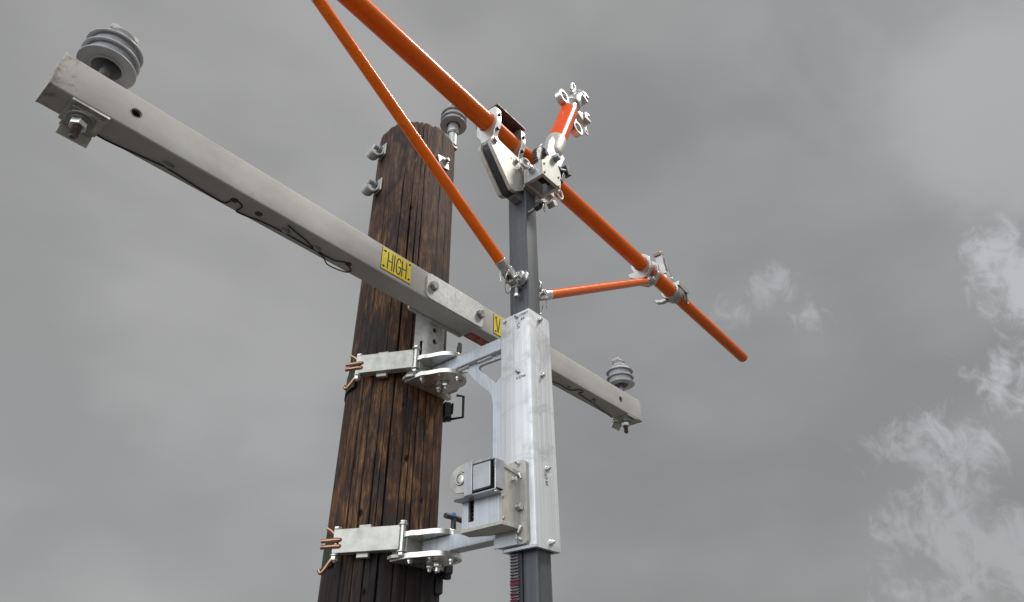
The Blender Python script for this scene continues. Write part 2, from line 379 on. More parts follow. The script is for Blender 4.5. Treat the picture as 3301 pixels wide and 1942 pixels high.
def pieces_of(co, ed):
    """numbers each vertex by the far-apart piece it belongs to"""
    n = len(co); par = list(range(n))
    def find(x):
        while par[x] != x:
            par[x] = par[par[x]]; x = par[x]
        return x
    for i, j in ed: par[find(i)] = find(j)
    roots = np.array([find(i) for i in range(n)]); _, isl = np.unique(roots, return_inverse=True); k = isl.max()+1
    if k == 1: return isl, 1
    lo = np.full((k, 3), np.inf); hi = np.full((k, 3), -np.inf)
    np.minimum.at(lo, isl, co); np.maximum.at(hi, isl, co)
    size = (hi-lo).max(1); q = list(range(k))
    gap = np.maximum(0, np.maximum(lo[:, None]-hi[None], lo[None]-hi[:, None]))
    near = np.sqrt((gap**2).sum(2)) <= np.maximum(0.0195, 0.48*np.maximum(size[:, None], size[None]))
    def f2(x):
        while q[x] != x: x = q[x]
        return x
    for i, j in zip(*np.nonzero(np.triu(near, 1))): q[f2(int(i))] = f2(int(j))
    _, pc = np.unique([f2(i) for i in range(k)], return_inverse=True)
    return pc[isl], pc.max()+1
def obj(name, mb, mat, parent=None, bevel=0.0, seg=2, at=None, ang=35):
    """links ONE mesh object; geometry was laid out in world space. Pieces that stand apart become objects of their own."""
    bm = mb.bm
    bm.verts.ensure_lookup_table(); bm.verts.index_update()
    if parent is not None and len(bm.verts) < 20000:
        pc, k = pieces_of(np.array([v.co[:] for v in bm.verts]), [(e.verts[0].index, e.verts[1].index) for e in bm.edges])
        if k > 1:
            first = None
            for i in range(k):
                m2 = MB(); m2.bm.free(); m2.bm = bm.copy(); m2.bm.verts.ensure_lookup_table()
                bmesh.ops.delete(m2.bm, geom=[v for v, c in zip(list(m2.bm.verts), pc) if c != i], context='VERTS')
                o = obj(name, m2, mat, parent, bevel, seg, at, ang); first = first or o
            bm.free(); return first
    bmesh.ops.recalc_face_normals(bm, faces=bm.faces)
    org = Vector(at) if at is not None else (Vector((0, 0, 0)) if parent is not None else None)
    if org is None:
        lo = Vector((min(v.co.x for v in bm.verts), min(v.co.y for v in bm.verts), min(v.co.z for v in bm.verts)))
        hi = Vector((max(v.co.x for v in bm.verts), max(v.co.y for v in bm.verts), max(v.co.z for v in bm.verts)))
        org = Vector(((lo.x+hi.x)/2, (lo.y+hi.y)/2, lo.z))
    shift = org + origin_of(parent)
    bmesh.ops.translate(bm, verts=bm.verts, vec=-shift)
    me = bpy.data.meshes.new(name); bm.to_mesh(me); bm.free()
    for p in me.polygons: p.use_smooth = True
    me.set_sharp_from_angle(angle=math.radians(ang))
    me.materials.append(M_[mat])
    o = bpy.data.objects.new(name, me); COL.objects.link(o); o.location = org
    if parent is not None: o.parent = parent
    if bevel:
        b = o.modifiers.new('edge', 'BEVEL'); b.width = bevel; b.segments = seg; b.limit_method = 'ANGLE'
        b.angle_limit = math.radians(40); b.harden_normals = True
    return o
def tag(o, label=None, cat=None, group=None, kind=None):
    if label: o['label'] = label
    if cat: o['category'] = cat
    if group: o['group'] = group
    if kind: o['kind'] = kind
    return o
def thing(name, label, cat, loc, group=None):
    o = bpy.data.objects.new(name, None); COL.objects.link(o); o.location = loc
    o.empty_display_size = 0.05
    return tag(o, label, cat, group)
def copy_tree(o, parent=None):
    c = o.copy(); COL.objects.link(c)
    if parent is not None: c.parent = parent
    for ch in [x for x in bpy.data.objects if x.parent == o]: copy_tree(ch, c)
    return c
X, Y, Z = Vector((1,0,0)), Vector((0,1,0)), Vector((0,0,1))

# ---- hand lettering, drawn as strokes
GLY = {
 'H': [[(0,0),(0,1)],[(0,.5),(1,.5)],[(1,0),(1,1)]], 'I': [[(.5,0),(.5,1)]],
 'G': [[(1,.82),(.8,.97),(.5,1),(.2,.9),(.03,.6),(.03,.35),(.2,.08),(.5,0),(.82,.06),(1,.25),(1,.47),(.55,.47)]],
 'V': [[(0,1),(.5,0),(1,1)]], 'O': [[(.5,0),(.15,.12),(0,.5),(.15,.88),(.5,1),(.85,.88),(1,.5),(.85,.12),(.5,0)]],
 'L': [[(0,1),(0,0),(.9,0)]], 'T': [[(0,1),(1,1)],[(.5,1),(.5,0)]], 'A': [[(0,0),(.5,1),(1,0)],[(.2,.38),(.8,.38)]],
 'E': [[(1,1),(0,1),(0,0),(1,0)],[(0,.5),(.8,.5)]], 'F': [[(1,1),(0,1),(0,0)],[(0,.5),(.7,.5)]],
 'P': [[(0,0),(0,1),(.7,1),(1,.8),(.9,.5),(0,.45)]], 'R': [[(0,0),(0,1),(.7,1),(1,.8),(.8,.52),(0,.48)],[(.4,.48),(1,0)]],
 'N': [[(0,0),(0,1),(1,0),(1,1)]], 'U': [[(0,1),(0,.2),(.3,0),(.7,0),(1,.2),(1,1)]],
 'C': [[(1,.85),(.7,1),(.3,.95),(.03,.6),(.05,.3),(.3,.03),(.7,0),(1,.15)]],
 'M': [[(0,0),(0,1),(.5,.3),(1,1),(1,0)]], 'X': [[(0,0),(1,1)],[(0,1),(1,0)]],
 '8': [[(.5,.52),(.1,.75),(.5,1),(.9,.75),(.5,.52),(.05,.25),(.5,0),(.95,.25),(.5,.52)]],
 '#': [[(.2,0),(.35,1)],[(.65,0),(.8,1)],[(0,.33),(1,.33)],[(0,.66),(1,.66)]],
 '1': [[(.3,.8),(.5,1),(.5,0)]], '2': [[(0,.8),(.3,1),(.8,.95),(.9,.65),(0,0),(1,0)]],
 '3': [[(0,.95),(.6,1),(.9,.78),(.4,.52),(.95,.3),(.6,0),(0,.08)]], '7': [[(0,1),(1,1),(.35,0)]],
 '0': [[(.5,0),(.1,.2),(.05,.7),(.5,1),(.95,.7),(.9,.2),(.5,0)]], '/': [[(0,0),(1,1)]], '_': [[(0,0),(1,0.06)]], '-': [[(0,.5),(1,.5)]],
}
def strokes(mb, text, o, ax, ay, w, h, gap, th, raise_=0.0006, slant=0.0):
    o, ax, ay = Vector(o), Vector(ax), Vector(ay); nz = ax.cross(ay).normalized(); x = 0.0; q = 0
    for ch in text:
        if ch == ' ': x += w*0.6; continue
        ww = w*0.25 if ch in 'I1' else w
        for pl in GLY[ch]:
            P_ = [o + ax*(x + (0.5 if ch in 'I' else a)*ww + slant*b*h) + ay*(b*h) for a, b in pl]
            for a, b in zip(P_[:-1], P_[1:]):
                q += 1; d = (b-a); L = d.length; d.normalize()
                mb.obox((a+b)/2 + nz*raise_*(0.5+0.02*(q % 7)), d, nz.cross(d), nz, L/2+th*0.42, th/2, raise_*(0.5+0.02*(q % 7)))
        x += ww + gap
    return mb

# ------------------------------------------------------------------ ground
g = MB(); gs = 1500.0
g.box(-gs, gs, -gs, gs, GROUND-0.3, GROUND)
tag(obj('ground', g, 'ground', at=(0, 0, GROUND)), kind='structure')

# ------------------------------------------------------------------ utility pole
PC = Vector((1.386, 1.683, 0)); PR = 0.1695; PTOP = 2.238
def build_pole():
    nth = 720
    zs = np.concatenate([np.linspace(GROUND-0.25, 0.05, 40), np.linspace(0.06, PTOP, 330)])
    th = np.arange(nth)*2*PI/nth
    T, Zg = np.meshgrid(th, zs)
    front = math.radians(230.5)
    cr = np.zeros_like(T); R = np.full_like(T, PR) + 0.0012*(1.2-Zg)
    wob = np.array([[noise.noise(Vector((math.cos(a)*1.6, math.sin(a)*1.6, z*1.3))) for a in th[::12]] for z in zs])
    wob = np.array([np.interp(np.arange(nth), np.arange(0, nth+12, 12), np.append(w, w[0])) for w in wob])
    R += 0.0026*wob
    # shallow flutes running along the grain
    fl = np.array([[noise.noise(Vector((math.cos(a)*11, math.sin(a)*11, z*0.9))) for a in th[::3]] for z in zs])
    fl = np.array([np.interp(np.arange(nth), np.arange(0, nth+3, 3), np.append(w, w[0])) for w in fl])
    R += 0.0016*fl
    cracks = [(-2, -1.8, 1.95, 0.030, 0.026), (13, -1.8, 2.24, 0.017, 0.012), (-15, -1.0, 2.1, 0.018, 0.012), (27, -1.8, 1.3, 0.022, 0.013),
              (-27, -1.8, 1.2, 0.017, 0.010), (38, 0.3, 2.24, 0.016, 0.010), (-40, -1.5, 2.0, 0.017, 0.010), (54, -1.6, 1.9, 0.018, 0.010),
              (-56, -1.6, 2.2, 0.018, 0.010), (6, 1.2, 2.24, 0.018, 0.012), (-8, 0.2, 0.95, 0.013, 0.009), (20, 0.3, 1.05, 0.013, 0.008), (-34, 0.1, 0.9, 0.013, 0.008),
              (46, -0.4, 1.0, 0.013, 0.008), (66, 0, 2.2, 0.006, 0.008), (-66, 0, 1.6, 0.006, 0.008)]
    for k in range(16): cracks.append((80+k*12.5, -1.7+random.random(), 1.2+random.random(), 0.008, 0.012))
    for i, (dg, z0, z1, w, dep) in enumerate(cracks):
        c0 = front + math.radians(dg)
        wan = np.array([0.020*noise.noise(Vector((i*7.3, 0.2, z*1.1))) + 0.006*noise.noise(Vector((i*3.1, 5, z*7))) for z in zs])
        en = np.clip((zs-z0)/0.25, 0, 1)*np.clip((z1-zs)/0.25, 0, 1) if z1 < 2.23 else np.clip((zs-z0)/0.25, 0, 1)
        vary = np.array([0.62+0.55*noise.noise(Vector((i*1.7, 9, z*3.0))) for z in zs])*en
        d = (T-(c0+wan)[:, None]+PI) % (2*PI)-PI
        ww = np.maximum(w*vary, 1e-4)[:, None]
        pr = np.clip(1-np.abs(d)/(ww), 0, 1)
        R -= dep*np.minimum(pr*1.6, 1)*np.clip(vary, 0, 1)[:, None]
        cr = np.maximum(cr, np.clip(pr*2.2, 0, 1)*np.clip(vary*1.6, 0, 1)[:, None])
    # knots and checks
    for dg, z, r in ((-1.5, 1.74, 0.008), (31, 1.25, 0.010), (-25, 0.55, 0.010), (-46, 0.28, 0.012), (18, 0.72, 0.009), (40, 0.60, 0.008), (-12, 0.33, 0.007), (10, 0.9, 0.006), (33, 0.47, 0.009), (-30, 1.02, 0.007)):
        d = ((T-(front+math.radians(dg))+PI) % (2*PI)-PI)*PR
        q = np.clip(1-np.sqrt(d**2+((Zg-z)*0.7)**2)/r, 0, 1)
        R -= 0.008*q; cr = np.maximum(cr, np.clip(q*2, 0, 1))
    Zp = Zg.copy()
    topn = np.array([0.012*noise.noise(Vector((math.cos(a)*4, math.sin(a)*4, 3)))+0.008*noise.noise(Vector((math.cos(a)*16, math.sin(a)*16, 8))) for a in th])
    wgt = np.clip((Zg-(PTOP-0.25))/0.25, 0, 1)
    Zp += wgt*topn[None, :]
    R -= 0.006*np.clip((Zg-(PTOP-0.012))/0.012, 0, 1)
    co = np.stack([R*np.cos(T), R*np.sin(T), Zp-GROUND], -1).reshape(-1, 3)
    nz = len(zs); topc = np.array([[0, 0, PTOP-GROUND+0.004]])
    inner = np.stack([0.5*PR*np.cos(th), 0.5*PR*np.sin(th), np.full(nth, PTOP-GROUND)+0.004*rng.standard_normal(nth)*0.3], -1)
    co = np.concatenate([co, inner, topc])
    idx = np.arange(nz*nth).reshape(nz, nth)
    a = idx[:-1]; b = np.roll(a, -1, 1); d = idx[1:]; c = np.roll(d, -1, 1)
    q = np.stack([a, b, c, d], -1).reshape(-1, 4)
    l = idx[-1]; il = np.arange(nth)+nz*nth
    q2 = np.stack([l, np.roll(l, -1), np.roll(il, -1), il], -1)
    q = np.concatenate([q, q2])
    tri = np.stack([il, np.roll(il, -1), np.full(nth, len(co)-1)], -1)
    me = bpy.data.meshes.new('utility_pole')
    nl = q.size+tri.size; nf = len(q)+len(tri)
    me.vertices.add(len(co)); me.vertices.foreach_set('co', co.astype(np.float32).ravel())
    me.loops.add(nl); me.loops.foreach_set('vertex_index', np.concatenate([q.ravel(), tri.ravel()]).astype(np.int32))
    me.polygons.add(nf)
    st = np.concatenate([np.arange(len(q))*4, len(q)*4+np.arange(len(tri))*3]).astype(np.int32)
    me.polygons.foreach_set('loop_start', st)
    me.update(calc_edges=True); me.validate()
    for p in me.polygons: p.use_smooth = True
    at = me.attributes.new('crack', 'FLOAT', 'POINT')
    at.data.foreach_set('value', np.concatenate([cr.ravel(), np.zeros(nth+1)]).astype(np.float32))
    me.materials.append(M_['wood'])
    o = bpy.data.objects.new('utility_pole', me); COL.objects.link(o); o.location = (PC.x, PC.y, GROUND)
    tag(o, 'thick weathered dark brown wooden pole with long cracks and a chipped top', 'pole')
build_pole()

# ------------------------------------------------------------------ crossarm
AU0, AU1, AV0, AV1, AZ0, AZ1 = 0.0885, 2.662, 1.400, 1.483, 1.2295, 1.339
arm = thing('crossarm', 'long pale grey box crossarm bolted across the front of the wooden pole', 'crossarm', ((AU0+AU1)/2, 1.4415, AZ0))
b = MB()
outer = rrect(AV0, AV1, AZ0, AZ1, 0.005, 4); inner = rrect(AV0+0.006, AV1-0.006, AZ0+0.006, AZ1-0.006, 0.003, 4)
b.prism(outer, (AU0, 0, 0), Y, Z, X, AU1-AU0, holes=[inner])
beam = obj('beam', b, 'arm', arm)
def cut(o, mbs):
    """cuts real holes into o and drops the cutters"""
    tmp = []
    for mb in mbs:
        c = obj('cutter', mb, 'arm'); tmp.append(c)
        md = o.modifiers.new('hole', 'BOOLEAN'); md.object = c; md.operation = 'DIFFERENCE'; md.solver = 'EXACT'
    bpy.context.view_layer.update()
    dg = bpy.context.evaluated_depsgraph_get()
    me = bpy.data.meshes.new_from_object(o.evaluated_get(dg))
    o.modifiers.clear(); old = o.data; o.data = me; bpy.data.meshes.remove(old)
    for c in tmp: bpy.data.objects.remove(c)
    for p in me.polygons: p.use_smooth = True
    me.set_sharp_from_angle(angle=math.radians(35))
holes = [MB().cyl((u, 1.36, z), (u, 1.52, z), 0.0115, n=28) for u, z in ((0.264, 1.2846), (2.4817, 1.2838))]
holes += [MB().cyl((u, v, 1.20), (u, v, 1.25), 0.009, n=20) for u, v in ((2.123, 1.442), (2.30, 1.432))]
cut(beam, holes)
# rim left by the drill
b = MB()
for u, z in ((0.264, 1.2846), (2.4817, 1.2838)): b.ring((u, 1.400, z), Y, 0.0135, 0.0115, 0.0016, 28)
obj('hole_rim', b, 'rod', arm)
b = MB()
for u in (AU0, AU1): b.prism(rrect(AV0-0.001, AV1+0.001, AZ0-0.001, AZ1+0.001, 0.005, 4), (u-0.002, 0, 0), Y, Z, X, 0.004)
obj('end_cap', b, 'arm', arm, 0.0008)
b = MB(); b.prism(rrect(1.2425, 1.5255, 1.2325, 1.3335, 0.018, 6), (0, AV0-0.0068, 0), X, Z, Y, 0.0065)
obj('band_plate', b, 'galv', arm, 0.0012)
for u, z, rf in ((1.2701, 1.2871, (0.3, 0, 1)), (1.5076, 1.2848, (0.1, 0, 1))):
    b = MB(); b.lathe((u, AV0-0.0066, z), -Y, [(0.0185, 0), (0.0185, 0.0025)], 28); b.hexn((u, AV0-0.009, z), -Y, 0.0165, 0.011, ref=rf)
    obj('bolt', b, 'greysteel', arm, 0.0006)
b = MB(); b.prism(rrect(1.246, 1.512, 1.2215, 1.345, 0.012, 5), (0, AV1, 0), X, Z, Y, 0.0085)
obj('back_plate', b, 'galv', arm, 0.001)
zw = 1.2275
wp = [(0.242,1.479),(0.372,1.46),(0.387,1.46),(0.492,1.47),(0.528,1.472),(0.551,1.471),(0.557,1.461),(0.559,1.448),(0.563,1.435),(0.573,1.436),(0.59,1.445),(0.593,1.459),(0.591,1.473),(0.595,1.478),(0.621,1.475),(0.657,1.465),(0.721,1.459),(0.738,1.459),(0.832,1.459),(0.849,1.46),(0.879,1.468),(0.907,1.488),(0.942,1.488),(0.974,1.478),(0.979,1.463),(0.969,1.452),(0.949,1.444),(0.937,1.44),(0.915,1.455),(0.888,1.458),(0.847,1.457),(0.832,1.455),(0.799,1.44),(0.762,1.431),(0.72,1.419)]
b = MB(); b.tube(smooth_path([(u, v, zw-0.0015*(i > 18)) for i, (u, v) in enumerate([(0.19, 1.47)]+wp)], 4), 0.0021, 8)
obj('ground_wire', b, 'wire', arm)
wr = [(1.95,1.468),(2.034,1.46),(2.086,1.453),(2.123,1.456),(2.15,1.452),(2.162,1.438),(2.166,1.428),(2.178,1.419),(2.194,1.417),(2.204,1.427),(2.196,1.436),(2.208,1.446),(2.256,1.45),(2.345,1.457),(2.415,1.468),(2.52,1.479)]
b = MB(); b.tube(smooth_path([(u, v, zw) for u, v in wr], 4), 0.0021, 8)
obj('ground_wire', b, 'wire', arm)
for u, v in ((0.382,1.443),(0.73,1.445),(0.84,1.445),(2.31,1.44)):
    b = MB(); b.tube(smooth_path([(u-0.012, v, 1.231), (u-0.010, v, 1.222), (u, v, 1.2185), (u+0.010, v, 1.222), (u+0.012, v, 1.231)], 4), 0.0028, 8)
    b.lathe((u, v, 1.2296), -Z, [(0.011, 0), (0.009, 0.003)], 16)
    obj('wire_staple', b, 'greysteel', arm)
for u, v in ((0.565,1.442),(0.64,1.442),(0.954,1.442)):
    b = MB(); b.lathe((u, v, 1.2298), -Z, [(0.0105, 0), (0.0095, 0.002), (0.004, 0.0035)], 20)
    obj('hole_plug', b, 'rustplug', arm)
b = MB(); b.prism(rrect(1.512, 1.63, 1.440, 1.481, 0.003, 3), (0, 0, AZ0-0.0008), X, Y, Z, 0.0007)
lab = obj('label_sticker', b, 'label', arm)
b = MB()
strokes(b, '720', (1.566, 1.475, AZ0-0.0008), X, -Y, 0.011, 0.015, 0.005, 0.0022, 0.0004)
strokes(b, '3/8', (1.570, 1.456, AZ0-0.0008), X, -Y, 0.011, 0.011, 0.005, 0.0020, 0.0004)
for k in range(3): strokes(b, '-------', (1.522, 1.472-0.007*k, AZ0-0.0008), X, -Y, 0.0038, 0.005, 0.0016, 0.0022, 0.0004)
obj('lettering', b, 'labeltext', lab)
# seats of the two end insulators under the arm: saddle plate, washer, nut and stud
for u0 in (0.175, 2.5726):
    du = 0 if u0 < 1 else 0
    v0 = 1.4415
    b = MB()
    sl_ = [rrect(u0-0.030, u0+0.004, v0-0.0375, v0-0.0345, 0.0012, 3), rrect(u0+0.010, u0+0.040, v0-0.0375, v0-0.0345, 0.0012, 3)]
    b.prism(rrect(u0-0.037, u0+0.046, v0-0.041, v0+0.0445, 0.002, 3), (0, 0, AZ0-0.0065), X, Y, Z, 0.006, holes=sl_)
    b.prism(rrect(u0-0.029, u0+0.041, v0-0.028, v0+0.056, 0.003, 3), (0, 0, AZ0-0.0125), X, Y, Z, 0.0058)
    b.prism([(v0+0.046, AZ0-0.0127), (v0+0.056, AZ0-0.0127), (v0+0.068, AZ0-0.030), (v0+0.060, AZ0-0.034)], (u0-0.026, 0, 0), Y, Z, X, 0.068)
    br = obj('insulator_seat', b, 'plate', arm, 0.0012)
    b = MB(); b.ring((u0, v0, AZ0-0.016), Z, 0.030, 0.011, 0.0065); b.ring((u0, v0, AZ0-0.021), Z, 0.022, 0.011, 0.004)
    obj('washer', b, 'greysteel', br, 0.0012)
    b = MB(); b.hexn((u0, v0, AZ0-0.041), Z, 0.0195, 0.018, ref=(1, 0.35, 0)); obj('nut', b, 'steel', br, 0.0008)
    b = MB(); pr = [(0.0088, 0)]
    for k in range(15): pr += [(0.0098, 0.002+k*0.0022), (0.0086, 0.0031+k*0.0022)]
    b.lathe((u0, v0, AZ0-0.036), -Z, pr+[(0.007, 0.037)], 20); obj('stud', b, 'rod', br)

# signs on the crossarm
def sign(u0, u1, text, label, ltr_w, gap, x0):
    t = thing('warning_sign', label, 'sign', ((u0+u1)/2, AV0, 1.2465))
    z0, z1 = 1.2465, 1.330
    b = MB(); b.prism(rrect(u0, u1, z0, z1, 0.001, 2), (0, AV0-0.0022, 0), X, Z, Y, 0.0020); obj('sign_plate', b, 'yellow', t)
    b = MB(); b.prism(rrect(u0-0.0014, u1+0.0008, z0-0.0014, z1+0.0004, 0.001, 2), (0, AV0-0.0010, 0), X, Z, Y, 0.0008); obj('plate_edge', b, 'ink', t)
    b = MB(); strokes(b, text, (x0, AV0-0.0023, z0+0.010), X, Z, ltr_w, 0.0620, gap, 0.0038, 0.0006); obj('lettering', b, 'ink', t)
    for i, (uu, zz_) in enumerate(((u0+0.011, z1-0.012), (u0+0.009, z0+0.011), (u1-0.008, z1-0.010), (u1-0.008, z0+0.014))):
        b = MB(); b.lathe((uu, AV0-0.002, zz_), -Y, [(0.0042, 0), (0.0040, 0.0012), (0.0020, 0.0022)], 16)
        if i < 2 and text == 'HIGH': b.obox((uu-0.0045, AV0-0.0027, zz_+0.0005), X, Y, Z, 0.0030, 0.0008, 0.0009)
        obj('rivet', b, 'ink', t)
sign(1.0452, 1.1705, 'HIGH', 'yellow sign with black letters HIGH on the crossarm, left of the bolted plate', 0.0180, 0.0068, 1.0700)
sign(1.5915, 1.8350, 'VOLTAGE', 'yellow sign on the crossarm partly hidden behind the aluminium sleeve, showing a letter V', 0.0245, 0.0075, 1.6015)

# bracket that carries the crossarm on the pole
mt = thing('arm_bracket', 'galvanised channel bracket with round holes between crossarm and pole', 'bracket', (1.386, 1.505, 1.0))
b = MB()
sec = [(1.357, 1.494), (1.415, 1.494), (1.4215, 1.497), (1.457, 1.5225), (1.4535, 1.5275), (1.4165, 1.503), (1.3555, 1.503), (1.3185, 1.5275), (1.315, 1.5225), (1.3505, 1.497)]
b.prism(sec, (0, 0, 1.01), X, Y, Z, 0.335)
bk = obj('channel', b, 'galv', mt, 0.0015)
b1 = [MB().cyl((u, 1.47, z), (u, 1.52, z), 0.0105, n=24) for u, z in ((1.3825, 1.1998), (1.3855, 1.1547), (1.386, 1.07))]
nrm = Vector((-0.58, -0.81, 0)).normalized(); tn = Vector((0.81, -0.58, 0)).normalized()
b1.append(MB().obox((1.336, 1.510, 1.115), nrm, tn, Z, 0.02, 0.0045, 0.028))
bk.modifiers.clear(); cut(bk, b1)
b = MB(); b.box(1.330, 1.342, 1.492, 1.4945, 1.235, 1.335)
b.box(1.29, 1.48, 1.4915, 1.4938, 1.238, 1.33); obj('mounting_plate', b, 'galv', mt, 0.001)

# ------------------------------------------------------------------ insulators
def insulator_parts(t, top=True):
    """three sheds; origin 0.062 m below the lowest rim"""
    rim = 0.0665; z0 = 0.062
    prof = [(0.0310, z0+0.075), (0.0335, z0+0.012), (0.0345, z0-0.002), (0.0375, z0-0.003), (0.0395, z0+0.0036)]
    for k in range(3):
        z = z0+0.033*k
        r = rim-0.0005*k
        if k: prof += [(0.0540, z+0.0045)]
        else: prof += [(0.050, z+0.0040)]
        prof += [(r-0.003, z-0.0004), (r, z+0.0008), (r, z+0.0034), (r-0.003, z+0.0052), (0.0575, z+0.011), (0.0540, z+0.0165)]
    prof += [(0.036, z0+0.066+0.024), (0.030, z0+0.066+0.030)]
    b = MB(); b.lathe((0, 0, 0), Z, prof, 56); 
    obj('sheds', b, 'insulator', t, at=(0, 0, 0), ang=50)
    b = MB(); zt = z0+0.066+0.026
    b.lathe((0, 0, 0), Z, [(0.030, zt), (0.034, zt+0.005), (0.034, zt+0.012), (0.027, zt+0.018), (0.026, zt+0.022), (0.033, zt+0.028), (0.033, zt+0.032)], 36)
    n = 9; prof2 = [(-0.034, zt+0.030), (-0.034, zt+0.040), (-0.028, zt+0.047), (-0.006, zt+0.048)]
    prof2 += [(0.009+0.012*math.cos(PI-PI*i/n), zt+0.046-0.012*math.sin(PI*i/n)) for i in range(n+1)]
    prof2 += [(0.031, zt+0.044), (0.034, zt+0.036), (0.033, zt+0.030)]
    b.prism([(p[0], p[1]) for p in prof2], (0, 0.017, 0), X, Z, -Y, 0.034)
    obj('saddle_top', b, 'porcelain', t, 0.003, 3, at=(0, 0, 0))
ins = thing('post_insulator', 'grey three-shed insulator on the near left end of the crossarm', 'insulator', (0.175, 1.4415, AZ1), 'grey shed insulators')
insulator_parts(ins)
b = MB(); b.lathe((0, 0, 0), Z, [(0.026, 0.0005), (0.026, 0.005), (0.014, 0.006), (0.012, 0.02), (0.0115, 0.13)], 24); o = obj('pin', b, 'greysteel', ins, at=(0, 0, 0))
# parts above were laid out round the thing's own origin
for ch in [x for x in bpy.data.objects if x.parent == ins]:
    ch.data.transform(Matrix.Translation(ins.location))
right_ins = copy_tree(ins); right_ins.location = (2.5726, 1.4415, AZ1)
right_ins['label'] = 'grey three-shed insulator on the far right end of the crossarm'
top_ins = copy_tree(ins); top_ins.location = (1.592, 1.6725, 2.558-0.062)
top_ins['label'] = 'grey insulator on a steel pin behind the top of the wooden pole'
tp = thing('pole_top_pin', 'pale galvanised pin fixed to the far side of the pole head', 'pin', (1.592, 1.6725, 2.0))
b = MB(); b.lathe((1.592, 1.6725, 2.412), Z, [(0.0215, 0), (0.0215, 0.088), (0.027, 0.092), (0.029, 0.096), (0.029, 0.102), (0.0275, 0.108), (0.0265, 0.215), (0.012, 0.22)], 32)
obj('pin_tube', b, 'galv', tp, 0.0008)
b = MB(); b.box(1.572, 1.612, 1.655, 1.695, 2.392, 2.4118); obj('foot', b, 'rod', tp, 0.003)
b = MB(); b.box(1.5570, 1.5715, 1.675, 1.725, 1.98, 2.400); obj('strap', b, 'galv', tp, 0.003)

# ------------------------------------------------------------------ hardware on the pole
hooks = []
for q, (z, lab_) in enumerate(((2.100, 'upper of two galvanised hook clips on the left edge of the pole'), (1.897, 'lower of two galvanised hook clips on the left edge of the pole'))):
    ang = math.radians(172 if q == 0 else 172); d = Vector((math.cos(ang), math.sin(ang), 0)); tdir = Vector((-d.y, d.x, 0))
    c = PC + d*(PR+0.001); c.z = z
    t = thing('hook_clip', lab_, 'hook', c, 'hook clips on the pole')
    b = MB(); b.obox(c+d*0.004, d, tdir, Z, 0.0035, 0.030, 0.033); obj('square_washer', b, 'galv', t, 0.002)
    b = MB(); a0 = c+d*0.009
    path = [(0.000, 0.026), (0.0, 0.0), (0.003, -0.022), (0.014, -0.042), (0.030, -0.053), (0.047, -0.050), (0.054, -0.036), (0.050, -0.020), (0.044, -0.002)]
    path = smooth_path([(p[0], p[1], 0) for p in path], 4)
    outp = [(p.x, p.y) for p in path]
    th_ = 0.0055; poly = []; back = []
    for i in range(len(outp)):
        p0_ = outp[max(i-1, 0)]; p1_ = outp[min(i+1, len(outp)-1)]; nx, ny = -(p1_[1]-p0_[1]), p1_[0]-p0_[0]; L = math.hypot(nx, ny)
        poly.append((outp[i][0]+nx/L*th_/2, outp[i][1]+ny/L*th_/2)); back.append((outp[i][0]-nx/L*th_/2, outp[i][1]-ny/L*th_/2))
    b.prism(poly+back[::-1], a0-tdir*0.022, d, Z, tdir, 0.044); obj('strap_hook', b, 'galv', t, 0.001)
    b = MB(); b.hexn(a0+d*0.004+Z*0.006, d, 0.0175, 0.014); b.cyl(a0+d*0.016+Z*0.006, a0+d*0.036+Z*0.006, 0.0092, n=16); obj('nut', b, 'greysteel', t, 0.0008)
    hooks.append(t)
ang = math.atan2(1.5136-PC.y, 1.3903-PC.x); d = Vector((math.cos(ang), math.sin(ang), 0)); tdir = Vector((-d.y, d.x, 0))
c = PC + d*(PR+0.0005); c.z = 2.044
t = thing('washer_bolt', 'white square washer with a square nut near the top of the pole', 'bolt', c)
b = MB(); a45 = (tdir+Z).normalized(); b45 = (Z-tdir).normalized()
b.obox(c+d*0.003, d, (tdir*0.97+Z*0.25).normalized(), (Z*0.97-tdir*0.25).normalized(), 0.0025, 0.0285, 0.0285); obj('washer', b, 'extrusion', t, 0.001)
b = MB(); b.obox(c+d*0.012, d, a45, b45, 0.008, 0.013, 0.013); b.cyl(c+d*0.018, c+d*0.034, 0.009, n=16); obj('nut', b, 'greysteel', t, 0.0015)
# small cable eye on the right edge
ang = math.radians(-33); d = Vector((math.cos(ang), math.sin(ang), 0)); c = PC+d*PR; c.z = 2.02
t = thing('cable_eye', 'small galvanised eye at the right edge of the pole head', 'eye', c)
b = MB(); b.tube([c+d*(0.012+0.016*math.cos(a))+Z*0.02*math.sin(a) for a in [2*PI*k/18 for k in range(18)]], 0.004, 8, closed=True); obj('eye_loop', b, 'galv', t)
b = MB(); b.obox(c+d*0.002, d, Vector((-d.y, d.x, 0)), Z, 0.003, 0.012, 0.02); obj('eye_plate', b, 'galv', t, 0.001)

# ------------------------------------------------------------------ mast: dark square tube with its rack
TU0, TU1, TV0, TV1 = 1.3315, 1.3885, 1.0286, 1.1045
mast = thing('mast_tube', 'dark grey upright square tube with a toothed rack below the sleeve', 'mast', (1.36, 1.0666, -0.35))
b = MB()
b.prism(rrect(TU0, TU1, TV0, TV1, 0.004, 4), (0, 0, -0.35), X, Y, Z, 1.570+0.35); obj('tube', b, 'tube', mast)
zs_, z1_ = -0.34, 0.96; pitch = 0.00735
prof = []; zc = zs_
while zc < z1_:
    prof += [(1.3262, zc), (1.3213, zc+pitch*0.30), (1.3213, zc+pitch*0.58), (1.3262, zc+pitch*0.88)]; zc += pitch
b = MB(); b.prism([(TU0-0.0003, zs_-0.002)]+prof+[(TU0-0.0003, zc)], (0, 1.0815, 0), X, Z, Y, 0.0270); rk = obj('rack', b, 'rack', mast, ang=20)
